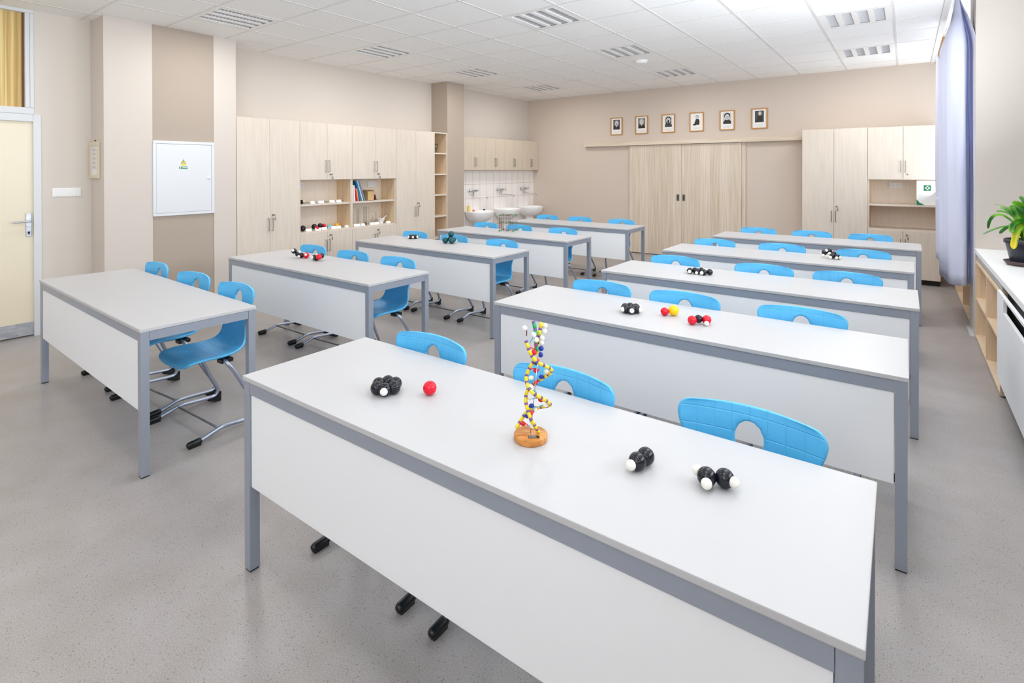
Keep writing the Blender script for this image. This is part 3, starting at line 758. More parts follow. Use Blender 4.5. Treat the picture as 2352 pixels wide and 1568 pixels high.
# glassware
def glassware(name, label, y, prof, x=-6.43, base=None, cat='glassware'):
    o = B().lathe(prof, 20).obj(name, 'glass'); o.location = (x, y, DOWN); tag(o, label, cat, 'laboratory glass in the cabinet bay')
def cylp(r, h, br): return [(0, 0), (br, 0), (br, .006), (r, .012), (r, h), (r+.004, h+.004), (r-.0015, h), (r-.0015, .016), (0, .016)]
glassware('measuring_cylinder', 'short clear glass cylinder at the left of the glass bay', 4.79, cylp(.016, .19, .03))
glassware('measuring_cylinder', 'tall clear glass cylinder with a stopper, second from the left', 4.885, cylp(.018, .235, .033))
glassware('measuring_cylinder', 'wide tall glass cylinder in the middle of the glass bay', 5.015, cylp(.026, .265, .04))
glassware('glass_rod', 'thin upright glass rod right of the wide cylinder', 5.085, [(0, 0), (.018, 0), (.018, .004), (.0035, .008), (.0035, .27), (0, .27)])
glassware('flask', 'small clear flask in front of the glass cylinders', 5.14, [(0, 0), (.04, 0), (.042, .02), (.03, .06), (.011, .09), (.011, .125), (.014, .13), (.0095, .125), (.0095, .09), (.028, .058), (.039, .02), (0, .004)], -6.40)
glassware('flask', 'tall slim flask behind the mortar', 5.235, [(0, 0), (.032, 0), (.03, .03), (.012, .07), (.012, .165), (.018, .17), (.0105, .165), (.0105, .07), (.027, .03), (0, .004)], -6.46)
glassware('glass_rod', 'thin glass pipette standing at the right of the glass bay', 5.40, [(0, 0), (.012, 0), (.012, .004), (.003, .008), (.003, .225), (0, .225)], -6.45)
tag(B().lathe([(0, 0), (.015, 0), (.015, .04), (0, .042)], 16, (-6.38, 4.985, DOWN)).obj('stopper', 'wood_dark'), 'brown stopper standing before the wide glass cylinder', 'stopper')
tag(B().lathe([(0, 0), (.012, 0), (.014, .035), (0, .036)], 16, (-6.37, 5.175, DOWN)).obj('stopper', 'wood_dark'), 'dark stopper between the flask and the mortar', 'stopper')
t = thing('mortar', 'white porcelain mortar at the right of the glass bay', 'mortar', (-6.40, 5.285, DOWN))
B().lathe([(0, 0), (.03, 0), (.034, .008), (.028, .014), (.05, .045), (.06, .072), (.063, .075), (.057, .074), (.046, .046), (.02, .022), (0, .02)], 28).obj('bowl', 'white_gloss', t)
o = B().tube([(-6.40, 5.27, DOWN+.035), (-6.40, 5.30, DOWN+.058), (-6.40, 5.36, DOWN+.092), (-6.40, 5.40, DOWN+.115)], [.013, .007, .006, .008], 12).obj('pestle', 'white_gloss')
tag(o, 'white pestle leaning in the porcelain mortar', 'pestle')
# wire stand with a glass bowl in the narrow shelf
t = thing('ring_stand', 'black wire ring stand on the top shelf of the narrow unit', 'stand', (-6.42, 6.42, 1.8605))
b = B()
for z, r in ((.004, .03), (.075, .062), (.15, .075)): b.tube([(r*math.cos(2*PI*k/20), r*math.sin(2*PI*k/20), z) for k in range(21)], .004, 6, cap=False)
b.obj('ring', 'black', t)
for k in range(3):
    a = 2*PI*k/3+.6
    B().tube(spline([(.03*math.cos(a), .03*math.sin(a), .004), (.055*math.cos(a), .055*math.sin(a), .03), (.062*math.cos(a), .062*math.sin(a), .075), (.075*math.cos(a), .075*math.sin(a), .15)]), .004, 6).obj('leg', 'black', t)
tag(B().lathe([(0, .008), (.03, .014), (.048, .045), (.052, .13), (.05, .13), (.045, .046), (.028, .017), (0, .011)], 24, (-6.42, 6.42, 1.862)).obj('glass_bowl', 'glass'), 'clear glass bowl held in the black wire ring stand', 'bowl')

# ------------------------------------------------------------------ things on the left wall
t = thing('light_switch', 'row of three white light switches beside the cream door', 'light switch', (LX, 1.477, 1.312))
B().box(0, 0, 0, .010, .224, .085, .004).obj('plate', 'white', t)
for y0, y1 in ((.008, .072), (.080, .144), (.152, .183), (.185, .216)): B().box(.010, y0, .009, .0145, y1, .076, .002).obj('rocker', 'white', t)
t = thing('framed_notice', 'narrow cream framed notice on the shaded side of the pilaster', 'notice', (-6.62, 1.785, 1.49))
b = B(); fw = .25; fh = .36
for a in ((0, 0, fw, .035), (0, fh-.035, fw, fh), (0, .0355, .032, fh-.0355), (fw-.032, .0355, fw, fh-.0355)): b.box(a[0], -.02, a[1], a[2], -.002, a[3], .002)
M['cream_wood'] = mat('cream_painted_wood', sr(224, 211, 188), .5)
b.obj('frame', 'cream_wood', t)
b = B().box(.03, -.008, .03, fw-.03, -.003, fh-.03); b.mi = 1
for k in range(17):
    b.box(.045, -.0085, .27-.013*k+.03, .045+random.uniform(.09, .15), -.0078, .27-.013*k+.034)
b.obj('sheet', ['paper', 'photo_mid'], t)
B().ball((fw/2, -.005, fh+.015), .007, 10).obj('hook', 'dark', t)
# fuse box
t = thing('fuse_box', 'square white fuse box with a yellow warning triangle on the pilaster', 'fuse box', (PX, 2.2, 1.09), LR)
w, h = .607, .79
b = B()
for a in ((0, 0, w, .03), (0, h-.03, w, h), (0, .0305, .03, h-.0305), (w-.03, .0305, w, h-.0305)): b.box(a[0], -.014, a[1], a[2], .01, a[3], .003)
b.obj('frame', 'box_white', t)
dr = B().box(.032, -.011, .032, w-.032, .006, h-.032, .003).obj('door', 'box_white', t)
T = Matrix.Translation((w-.06, -.011, .395)) @ Matrix.Rotation(PI/2, 4, 'X')
B().lathe([(0, .012), (.010, .012), (.014, .006), (.014, 0)], 16, T=T).obj('lock', 'white', dr)
cx, cz = .288, .552; yy = -.0112
b = B()
b.prism([(cx-.026, yy, cz), (cx+.026, yy, cz), (cx, yy, cz+.045)], (0, -.0006, 0)); b.mi = 1
b.prism([(cx-.020, yy-.0007, cz+.0035), (cx+.020, yy-.0007, cz+.0035), (cx, yy-.0007, cz+.038)], (0, -.0004, 0)); b.mi = 0
b.prism([(cx+.003, yy-.0012, cz+.030), (cx-.006, yy-.0012, cz+.017), (cx-.001, yy-.0012, cz+.017), (cx-.002, yy-.0012, cz+.006), (cx+.006, yy-.0012, cz+.019), (cx+.001, yy-.0012, cz+.019)], (0, -.0003, 0))
b.mi = 1; b.box(cx-.026, yy-.0006, cz-.024, cx+.026, yy, cz-.006)
b.obj('warning_sticker', ['photo_black', 'sign_yellow'], dr)
b = B(); b.box(cx-.041, yy-.0006, cz-.058, cx+.041, yy, cz-.033); b.mi = 1
b.box(cx-.031, yy-.001, cz-.053, cx-.025, yy-.0005, cz-.037); b.box(cx-.0155, yy-.001, cz-.057, cx-.0145, yy-.0005, cz-.034); b.box(cx-.010, yy-.001, cz-.048, cx+.038, yy-.0005, cz-.042)
b.obj('green_sticker', ['sign_green', 'paper'], dr)

# ------------------------------------------------------------------ washbasins, taps
for i, yc in enumerate((7.49, 8.33, 9.13)):
    nm = ['nearest the beige column', 'in the middle of three', 'nearest the back wall corner'][i]
    t = thing('washbasin', 'white ceramic washbasin %s' % nm, 'washbasin', (-6.493, yc, 0), 0, 'washbasins under the wall cabinets')
    # bowl: D-shaped rim, lofted down
    b = B(); nseg = 28; rings = []
    def ring(sc, z, dx, inner=False):
        R = []
        for k in range(nseg):
            a = 2*PI*k/nseg; x = .235+.215*math.cos(a)*sc; y = .275*math.sin(a)*sc
            if math.cos(a) < 0: x = .235+.235*max(math.cos(a)*sc*1.25, -1*sc); y = .275*sc*math.copysign(min(1, abs(math.sin(a))**.6), math.sin(a))
            R.append(b.bm.verts.new((max(x+dx, .002), y, z)))
        return R
    spec = [(.42, .62, -.03), (.70, .655, -.015), (.9, .72, 0), (.99, .79, 0), (1, .815, 0), (.985, .822, 0), (.90, .818, .0), (.84, .79, .01), (.72, .735, .01), (.35, .70, .0)]
    rings = [ring(*q) for q in spec]
    for A, C in zip(rings, rings[1:]):
        for k in range(nseg):
            f = b.bm.faces.new((A[k], A[(k+1) % nseg], C[(k+1) % nseg], C[k])); f.smooth = True
    b.bm.faces.new(rings[0]); b.bm.faces.new(rings[-1])
    b.obj('bowl', 'white_gloss', t)
    B().lathe([(0, .0), (.10, .0), (.085, .1), (.075, .4), (.085, .58), (.10, .66)], 20, (.17, 0, 0), sx=.9).obj('pedestal', 'white_gloss', t)
    # wall tap with two cross handles and a long swan spout
    t = thing('wall_tap', 'chrome wall tap with a long spout above the washbasin %s' % nm, 'tap', (-6.493, yc+.0, 1.185), 0, 'chrome taps over the washbasins')
    b = B(); b.cyl((.045, -.075, 0), (.045, .075, 0), .014, 12)
    for s in (-1, 1): b.cyl((0, s*.075, 0), (.05, s*.075, 0), .015, 12); b.lathe([(0, 0), (.03, 0), (.028, .008), (0, .01)], 16, T=Matrix.Translation((0, s*.075, 0)) @ Matrix.Rotation(PI/2, 4, 'Y'))
    b.cyl((.045, 0, 0), (.045, 0, -.05), .013, 12)
    b.obj('body', 'chrome', t)
    for s in (-1, 1):
        b = B(); c = Vector((.075, s*.085, .008)); b.cyl((.05, s*.075, 0), c, .009, 10)
        b.cyl(c+Vector((0, -.028, 0)), c+Vector((0, .028, 0)), .008, 8); b.cyl(c+Vector((0, 0, -.028)), c+Vector((0, 0, .028)), .008, 8)
        b.obj('cross_handle', 'chrome', t)
    B().tube(spline([(.045, 0, -.05), (.047, .004, -.075), (.06, .02, -.092), (.085, .055, -.098), (.17, .17, -.105), (.19, .195, -.11), (.198, .208, -.125), (.2, .212, -.15)], 5), .0085, 10).obj('spout', 'chrome', t)
t = thing('soap_bottle', 'yellow liquid soap bottle on the washbasin nearest the column', 'soap', (-6.40, 7.30, .822))
B().lathe([(0, 0), (.03, 0), (.032, .01), (.032, .085), (.012, .10), (.012, .108), (0, .108)], 16).obj('bottle', 'soap', t)
b = B().lathe([(0, .108), (.013, .108), (.013, .122), (.004, .124), (.004, .15), (0, .15)], 12); b.box(-.006, -.006, .145, .035, .006, .153); b.obj('pump', 'white', t)
tag(B().lathe([(0, 0), (.022, 0), (.024, .018), (.016, .03), (0, .032)], 14, (-6.31, 7.33, .822)).obj('bottle_cap', 'orange_cap'), 'small orange cap on the rim of the first washbasin', 'cap')
tag(B().ball((-6.30, 7.62, .836), .024, 14, .55).obj('soap_dish', 'black'), 'small black oval dish on the rim of the first washbasin', 'dish')

# ------------------------------------------------------------------ portraits (generic sitters)
PXs = [-4.525, -4.012, -3.496, -2.983, -2.466, -1.955]
PLab = ['framed grey portrait furthest left, man with a moustache and dark coat', 'second framed portrait from the left, balding man with a white collar', 'third framed portrait from the left, long-haired bearded sitter', 'fourth framed portrait from the left, seated figure on a white ground', 'fifth framed portrait from the left, woman with pinned-up hair', 'framed portrait furthest right, seated figure on a dark ground']
def ell(b, cx, cz, rx, rz, y, n=20):
    b.prism([(cx+rx*math.cos(2*PI*k/n), y, cz+rz*math.sin(2*PI*k/n)) for k in range(n)], (0, -.0004, 0))
for i, px in enumerate(PXs):
    z0 = 2.25; w, h = .247, .338
    t = thing('portrait', PLab[i], 'picture', (px-w/2, BY, z0), 0, 'framed portraits over the sliding doors')
    b = B()
    for a in ((0, 0, w, .016), (0, h-.016, w, h), (0, .0165, .016, h-.0165), (w-.016, .0165, w, h-.0165)): b.box(a[0], -.022, a[1], a[2], -.001, a[3], .002)
    b.obj('frame', 'pic_frame', t)
    b = B().box(.014, -.009, .014, w-.014, -.002, h-.014); b.mi = 1
    for k in range(4): b.box(.055+.006*(k % 2), -.0094, .068-.010*k, w-.055-.012*(k % 3), -.0089, .071-.010*k)
    b.obj('mat_board', ['paper', 'photo_light'], t)
    ph = (.055, .105, .137, .19)          # x, z, w, h
    cx = ph[0]+ph[2]/2; x0, z1 = ph[0], ph[1]; y = -.0095
    b = B()   # 0 ground 1 face 2 hair 3 coat 4 white
    mats = [['photo_dark', 'photo_light', 'photo_hair', 'photo_black', 'paper'], ['photo_hair', 'photo_light', 'photo_mid', 'photo_black', 'paper'], ['photo_light', 'photo_light', 'photo_black', 'photo_dark', 'photo_mid'],
            ['paper', 'photo_light', 'photo_mid', 'photo_black', 'paper'], ['photo_light', 'photo_light', 'photo_dark', 'photo_black', 'paper'], ['photo_dark', 'photo_light', 'photo_mid', 'photo_black', 'photo_light']][i]
    b.box(x0, y, z1, x0+ph[2], y+.0005, z1+ph[3])
    seated = i in (3, 5)
    k = .7 if seated else 1.22
    hx, hz = (cx+.008, z1+.143) if seated else (cx, z1+.118)
    b.mi = 3
    if seated:
        b.prism([(cx-.05, y-.0003, z1+.012), (cx+.045, y-.0003, z1+.012), (cx+.05, y-.0003, z1+.07), (cx+.035, y-.0003, z1+.115), (cx-.012, y-.0003, z1+.118), (cx-.03, y-.0003, z1+.07)], (0, -.0004, 0))
        b.box(cx-.063, y-.0011, z1+.004, cx-.01, y-.0006, z1+.03)
    else:
        b.prism([(x0+.002, y-.0003, z1+.001), (x0+ph[2]-.002, y-.0003, z1+.001), (x0+ph[2]-.006, y-.0003, z1+.045), (cx+.026, y-.0003, z1+.078), (cx-.026, y-.0003, z1+.078), (x0+.006, y-.0003, z1+.045)], (0, -.0004, 0))
    b.mi = 2
    ell(b, hx, hz+.014*k, .042*k, .046*k, y-.0009)
    if i == 2: ell(b, hx, hz-.02, .05, .06, y-.0009)
    if i == 4: ell(b, hx, hz+.035, .047, .03, y-.0009)
    b.mi = 4
    if not seated and i in (0, 1): b.prism([(cx-.018, y-.0009, z1+.08), (cx+.018, y-.0009, z1+.08), (cx, y-.0009, z1+.045)], (0, -.0004, 0))
    b.mi = 1; ell(b, hx, hz, .033*k, .044*k, y-.0014)
    b.mi = 2
    if i in (0, 2): ell(b, hx, hz-.022, .017, .007 if i == 0 else .03, y-.0019)
    for s in (-1, 1): ell(b, hx+s*.012*k, hz+.006*k, .006*k, .003*k, y-.0019, 10)
    b.box(hx-.002*k, y-.0022, hz-.012*k, hx+.002*k, y-.0018, hz+.004*k)
    if i != 2: b.box(hx-.009*k, y-.0022, hz-.025*k, hx+.009*k, y-.0018, hz-.0225*k)
    b.obj('print', mats, t)
    B().ball((w/2, -.006, h+.014), .009, 10).obj('hook', 'white', t)

# ------------------------------------------------------------------ first aid box
t = thing('first_aid_box', 'white first aid box with a green cross sign on the back cabinet shelf', 'first aid box', (.113, 9.13, 1.083))
B().box(0, 0, 0, .235, .16, .335, .004).obj('body', 'white', t)
b = B().box(.078, -.0015, .195, .158, 0, .272); b.mi = 1
b.box(.109, -.0025, .207, .127, -.0012, .260); b.box(.0915, -.0025, .2245, .1445, -.0012, .2425)
b.obj('cross_sign', ['sign_green', 'paper'], t)
b = B().prism([(.001, -.0005, .002), (.085, -.0005, .002), (.06, -.0005, .02), (.035, -.0005, .03), (.02, -.0005, .055), (.001, -.0005, .075)], (0, -.0008, 0))
b.obj('green_corner', 'sign_green', t)

# ------------------------------------------------------------------ window side: counter, shelves, radiator cover, plant, curtain
for i, (a, c) in enumerate(BAYS):
    if i < 3: continue
    tag(B().box(SX-.005, a+.003, SILL-.042, WX-.003, c-.003, SILL, .004).obj('window_counter', 'counter'), ['white counter slab under the near window, holding the potted plant', 'white counter slab under the far window behind the curtain'][i-3], 'counter')
def low_shelf(label, y0, y1, nb):
    t = thing('low_shelf_unit', label, 'shelf', (SX, y0, 0))
    L = y1-y0; q = .018; d = .33; b = B()
    b.box(0, 0, .012, d, L, .03); b.box(0, 0, .70, d, L, .718); b.mi = 1; b.box(d-.01, 0, .012, d, L, .70)
    b.obj('body', ['shelf_wood', 'shelf_wood'], t)
    B().box(.02, .01, 0, .04, L-.01, .012).obj('plinth', 'dark', t)
    for k in range(nb+1):
        y = (L-q)*k/nb
        p_ = B().box(0, y, .03, d-.01, y+q, .70).obj('divider', 'shelf_wood', t)
        b = B()
        for z in (.22, .25, .50, .53):
            b.cyl((.07, y-.0006, z), (.07, y+.0006, z), .004, 8)
        b.obj('peg_hole', 'dark', p_)
        if k < nb: B().box(.004, y+q, .355, d-.012, (L-q)*(k+1)/nb, .373).obj('shelf', 'shelf_wood', t)
    return t
low_shelf('low birch shelf unit under the counter, left of the white radiator cover', 4.915, 6.545, 2)
low_shelf('low birch shelf unit behind the curtain, towards the back wall', 7.13, 9.48, 3)
tag(B().box(SX+.01, 4.92, .735, SX+.03, 6.54, .783).obj('counter_rail', 'grey'), 'grey rail between the near low shelves and the counter', 'rail')
t = thing('radiator_cover', 'white radiator cover panel with a dark slot under the counter', 'radiator cover', (SX, 0, 0))
b = B(); b.box(-.018, 3.62, .14, .0, 4.905, .64, .002); b.box(-.018, 4.62, .64, 0, 4.905, .742, .001); b.box(-.018, 3.62, .725, 0, 4.62, .742, .001)
b.obj('panel', 'panel', t)
B().box(.03, 3.62, .2, .1, 4.85, .74).obj('grille', 'slot', t)
for y in (3.75, 4.72): B().cyl((.06, y, 0), (.06, y, .2), .02, 12).obj('leg', 'steel', t)
tag(B().box(SX-.035, 6.56, 0, SX, 6.98, .003).obj('floor_strip', 'tape'), 'pale grey strip taped to the floor below the curtain', 'strip')
# potted plant
PB = Vector((.735, 5.60, SILL))
o = B().lathe([(0, 0), (.105, 0), (.13, .034), (.124, .034), (.102, .008), (0, .008)], 28).obj('plant_saucer', 'cer_dark'); o.location = PB
tag(o, 'brown plastic saucer under the plant pot on the window counter', 'saucer')
t = thing('potted_plant', 'green strap-leaved plant with two yellowing leaves in a dark pot', 'plant', PB)
B().lathe([(0, .009), (.083, .009), (.09, .03), (.118, .17), (.127, .172), (.127, .2), (.119, .2), (.11, .178), (0, .176)], 28).obj('pot', 'pot', t)
B().lathe([(0, .186), (.06, .19), (.112, .178)], 20).obj('soil', 'soil', t)
def leaf(pts, wd, m, face=(.1, -1, .35), tipw=.12):
    """strap leaf along pts (x, y, z from the plant's base); wd = half width"""
    P = spline(pts, 6); n = len(P)-1; b = B(); prev = None; fc = Vector(face)
    for i, p in enumerate(P):
        s_ = i/n; d = (P[min(i+1, n)]-P[max(i-1, 0)]).normalized(); sd = d.cross(fc)
        sd = sd.normalized() if sd.length > 1e-4 else Vector((1, 0, 0)); nn = sd.cross(d).normalized()
        w = wd*(.45+.55*math.sin(PI*min(.5, s_*.75)))
        if s_ > .82: w *= max(tipw, math.sqrt(max(0, 1-((s_-.82)/.18)**2)))
        k = [b.bm.verts.new(p+sd*w*u+nn*(.25*w*abs(u))) for u in (-1, -.5, 0, .5, 1)]
        if prev:
            for q in range(4):
                f = b.bm.faces.new((prev[q], prev[q+1], k[q+1], k[q])); f.smooth = True
        prev = k
    o = b.obj('leaf', m, t, recalc=False); o.location = (0, 0, .18)
    sm = o.modifiers.new('thick', 'SOLIDIFY'); sm.thickness = .0016
# outlines of the leaves: (left-right, up) in picture units from the base, depth, half width
def lf(pix, y0, y1, wd, m, **k):
    n = len(pix)-1
    leaf([((x-2348)/390, y0+(y1-y0)*(i/n)**1.3, (549-y)/300) for i, (x, y) in enumerate(pix)], wd, m, **k)
lf([(2346, 548), (2334, 526), (2307, 514), (2281, 519), (2249, 533)], 0, -.10, .0095, 'leaf', face=(0, -.3, 1))
lf([(2344, 545), (2326, 511), (2306, 494), (2290, 488), (2276, 493), (2267, 507), (2265, 523)], 0, .03, .0105, 'leaf', face=(.3, -.8, .6))
lf([(2345, 546), (2331, 506), (2317, 488), (2301, 482), (2284, 481)], 0, .06, .0105, 'leaf', face=(0, -.6, .8))
lf([(2346, 546), (2338, 510), (2324, 489), (2309, 477), (2296, 472)], 0, .12, .0125, 'leaf')
lf([(2352, 546), (2360, 500), (2350, 474), (2333, 463), (2316, 459)], 0, -.03, .021, 'leaf', face=(0, -.9, .5))
lf([(2348, 546), (2338, 515), (2327, 486), (2319, 466)], 0, .07, .025, 'leaf')
lf([(2352, 546), (2356, 500), (2350, 466), (2344, 453), (2337, 445)], .02, .06, .013, 'leaf')
lf([(2343, 545), (2326, 516), (2311, 514), (2301, 519), (2288, 531)], 0, -.05, .0125, 'leaf', face=(0, -.7, .7))
lf([(2346, 540), (2350, 510), (2338, 501), (2324, 503), (2314, 512), (2311, 526)], -.02, -.13, .020, 'leaf')
lf([(2346, 540), (2342, 512), (2334, 513), (2324, 526), (2318, 545), (2314, 562)], -.02, -.14, .021, 'leaf_y')
lf([(2352, 542), (2358, 520), (2352, 535), (2348, 548), (2345, 559)], -.03, -.15, .020, 'leaf_y')
lf([(2351, 542), (2370, 505), (2392, 500), (2410, 515), (2420, 535)], 0, -.08, .02, 'leaf')
lf([(2350, 542), (2366, 490), (2385, 466), (2404, 462)], 0, .05, .022, 'leaf')
lf([(2350, 542), (2362, 480), (2372, 452), (2384, 440)], 0, -.04, .024, 'leaf')
lf([(2350, 545), (2376, 520), (2400, 525), (2416, 548)], 0, .08, .018, 'leaf')
lf([(2350, 545), (2345, 490), (2335, 470), (2322, 478)], .03, .2, .02, 'leaf', face=(.2, -1, .6))
B().tube(spline([(.0, 0, .02), (-.03, .04, .16), (-.09, .08, .255), (-.17, .10, .276)]), .002, 6).obj('flower_stalk', 'leaf', t).location = (0, 0, .18)
b = B()
for k in range(5):
    a = k*1.3; b.tube([(.012*math.cos(a), .012*math.sin(a), .0), (.02*math.cos(a), .02*math.sin(a), .09), (.03*math.cos(a), .03*math.sin(a), .12)], [.011, .009, .005], 8)
b.obj('stem', 'leaf', t).location = (0, 0, .18)
# curtain: one pleated length hung from the recess beside the pier
def wx(px, y):   # x of a picture column at depth y along the room (measured once from the photograph)
    dx, dy = (px-1176.2)/FPX, 1
    d = fwd + r2*dx
    return d.x/d.y*y
cols = [(2150, 7.95, 2.9, .56), (2154, 7.7, 2.86, .56), (2163, 7.45, 2.7, .52), (2158, 7.2, 2.78, .47), (2166, 7.05, 2.95, .46), (2172, 6.98, 3.05, .45), (2178, 6.84, 3.27, .44), (2198, 6.76, 3.32, .43), (2216, 6.74, 3.32, .44), (2221, 6.89, 3.32, .43), (2228, 6.93, 3.3, .43), (2236, 6.78, 3.2, .45), (2242, 6.6, 3.06, .475)]
hook = Vector((.405, 6.9))
sec = [Vector((wx(c[0], c[1]), c[1], 0)) for c in cols]
secS = spline(sec, 5); zt = [p.x for p in spline([(c[2], 0, 0) for c in cols], 5)]; zb = [p.x for p in spline([(c[3], 0, 0) for c in cols], 5)]
b = B(); nz = 26; rows = []
for r in range(nz+1):
    f = r/nz; row = []
    for i, p in enumerate(secS):
        z = zt[i] + (zb[i]-zt[i])*f
        g = 1 if z < 2.82 else 1-.85*min(1, (z-2.82)/.46)
        if i < 12: g = 1
        q = Vector((hook.x+(p.x-hook.x)*g, hook.y+(p.y-hook.y)*g, z))
        q.x += .006*math.sin(i*.9+z*2.2)*min(1, f*2); q.y += .012*math.sin(i*.6-z*3)*min(1, f*2)
        row.append(b.bm.verts.new(q))
    rows.append(row)
for A, C in zip(rows, rows[1:]):
    for i in range(len(A)-1):
        fc = b.bm.faces.new((A[i], A[i+1], C[i+1], C[i])); fc.smooth = True
t = thing('curtain', 'long lavender-blue curtain hanging in folds beside the window pier', 'curtain', (0, 0, 0))
o = b.obj('cloth', 'curtain', t)
sm = o.modifiers.new('thick', 'SOLIDIFY'); sm.thickness = .003
b = B(); b.tube([(.40, 6.6, 3.30), (.40, 8.6, 3.30)], .012, 8); b.obj('rail', 'white', t)

# ------------------------------------------------------------------ models on the desks
def benzene(label, cx, cy, rot, R=.0345, rc=.0235, z=TH, capped=(0, 1, 2, 3, 4, 5), rh=.0135, yoff=0):
    bl = []; rc_ = rc
    for k in range(6):
        a = rot + k*PI/3; bl.append((cx+R*math.cos(a), cy+R*math.sin(a), z+rc_, rc_, 'carbon'))
    for k in capped:
        a = rot + k*PI/3; q = R+rc_*.80; bl.append((cx+q*math.cos(a), cy+q*math.sin(a), z+rc_, rh, 'hyd'))
    return model('molecule_model', label, bl, None, 'molecule model')
benzene('ring of six black balls with one white cap beside the red ball', -1.508, 1.268, -.86, capped=(0,))
model('ball', 'single red ball on the foreground desk', [(-1.365, 1.345, TH+.0245, .0245, 'red')])
model('molecule_model', 'two black balls with one white cap, left of the pair near the desk edge', [(-.575, 1.335, TH+.0235, .0235, 'carbon'), (-.567, 1.372, TH+.0235, .0235, 'carbon'), (-.582, 1.309, TH+.0225, .0135, 'hyd')], None, 'molecule model')
model('molecule_model', 'two black balls with three white caps, at the right of the foreground desk', [(-.405, 1.372, TH+.0235, .0235, 'carbon'), (-.366, 1.392, TH+.0235, .0235, 'carbon'), (-.397, 1.344, TH+.0215, .0135, 'hyd'), (-.432, 1.384, TH+.0255, .0135, 'hyd'), (-.342, 1.385, TH+.0245, .0135, 'hyd')], None, 'molecule model')
benzene('ring of six black balls with white caps on the second window-side desk', -1.245, 2.80, -1.05)
model('molecule_model', 'yellow ball joined to a red ball on the second window-side desk', [(-1.068, 2.85, TH+.0225, .0225, 'red'), (-1.028, 2.88, TH+.0285, .0285, 'yellow')], None, 'molecule model')
model('molecule_model', 'black ball between two red balls with a small white ball', [(-.868, 2.80, TH+.026, .021, 'carbon'), (-.890, 2.766, TH+.0235, .0235, 'red'), (-.832, 2.818, TH+.0235, .0235, 'red'), (-.822, 2.785, TH+.013, .013, 'hyd')], None, 'molecule model')
model('molecule_model', 'low row of black balls with white caps on the third window-side desk', [(-1.345, 4.125, TH+.023, .023, 'carbon'), (-1.315, 4.155, TH+.024, .023, 'carbon'), (-1.288, 4.135, TH+.023, .023, 'carbon'), (-1.238, 4.125, TH+.023, .023, 'carbon'), (-1.205, 4.158, TH+.023, .023, 'carbon'), (-1.27, 4.165, TH+.03, .02, 'carbon'), (-1.34, 4.10, TH+.02, .0135, 'hyd'), (-1.248, 4.10, TH+.02, .0135, 'hyd'), (-1.372, 4.14, TH+.025, .0135, 'hyd'), (-1.29, 4.113, TH+.014, .012, 'hyd')], None, 'molecule model')
model('molecule_model', 'tumbled cluster of black balls with white caps on the fourth window-side desk', [(-.60, 5.60, TH+.048, .024, 'carbon'), (-.565, 5.62, TH+.062, .024, 'carbon'), (-.53, 5.56, TH+.028, .024, 'carbon'), (-.525, 5.60, TH+.045, .02, 'carbon'), (-.495, 5.56, TH+.024, .024, 'carbon'), (-.582, 5.595, TH+.068, .0135, 'hyd'), (-.555, 5.575, TH+.045, .0135, 'hyd'), (-.545, 5.53, TH+.017, .0135, 'hyd'), (-.497, 5.53, TH+.017, .0135, 'hyd'), (-.475, 5.55, TH+.02, .012, 'hyd'), (-.605, 5.57, TH+.024, .0135, 'hyd'), (-.62, 5.60, TH+.042, .0125, 'hyd')], None, 'molecule model')
model('molecule_model', 'chain of three black balls ending in one red ball, left model on its desk', [(-4.535, 2.735, TH+.062, .0245, 'carbon'), (-4.495, 2.75, TH+.036, .0245, 'carbon'), (-4.462, 2.765, TH+.0255, .0245, 'carbon'), (-4.418, 2.785, TH+.0265, .0265, 'red'), (-4.522, 2.715, TH+.072, .0125, 'hyd'), (-4.475, 2.755, TH+.056, .0125, 'hyd'), (-4.462, 2.738, TH+.018, .0125, 'hyd'), (-4.40, 2.768, TH+.036, .011, 'hyd')], None, 'molecule model')
model('molecule_model', 'compact black model with a red ball, right model on its desk', [(-4.262, 2.77, TH+.026, .0245, 'carbon'), (-4.225, 2.765, TH+.0245, .0245, 'carbon'), (-4.205, 2.80, TH+.04, .0245, 'carbon'), (-4.188, 2.765, TH+.037, .0255, 'red'), (-4.262, 2.747, TH+.026, .0135, 'hyd'), (-4.258, 2.785, TH+.047, .0125, 'hyd')], None, 'molecule model')
benzene('small ring of black balls with white caps on the third door-side desk', -4.675, 4.335, .3, R=.036, rc=.0235)
model('molecule_model', 'four teal balls stacked around a black ball', [(-4.048, 4.305, TH+.052, .024, 'carbon'), (-4.085, 4.268, TH+.034, .034, 'teal'), (-4.002, 4.282, TH+.037, .037, 'teal'), (-4.045, 4.318, TH+.1, .034, 'teal'), (-4.058, 4.365, TH+.032, .032, 'teal')], None, 'molecule model')
# lattice
t = thing('lattice_model', 'open cube lattice of green and dark red beads on thin rods', 'lattice model', (-4.245, 5.635, TH), .36)
sp = .094
pos = [(i, j, k) for i in range(3) for j in range(3) for k in range(3)]
P3 = lambda q: Vector(((q[0]-1)*sp, (q[1]-1)*sp, q[2]*sp*1.06+.0125))
b = B()
for q in pos:
    for d in ((1, 0, 0), (0, 1, 0), (0, 0, 1)):
        e = tuple(q[m]+d[m] for m in range(3))
        if max(e) < 3: b.cyl(P3(q), P3(e), .0019, 5)
b.obj('rods', 'maroon', t)
for q in pos:
    g = sum(q) % 2 == 0
    o = B().ball((0, 0, 0), .0122 if g else .0065, 12).obj('bead', 'green' if g else 'maroon', t); o.location = P3(q)
    if not g: o['label'] = 'small dark red bead'
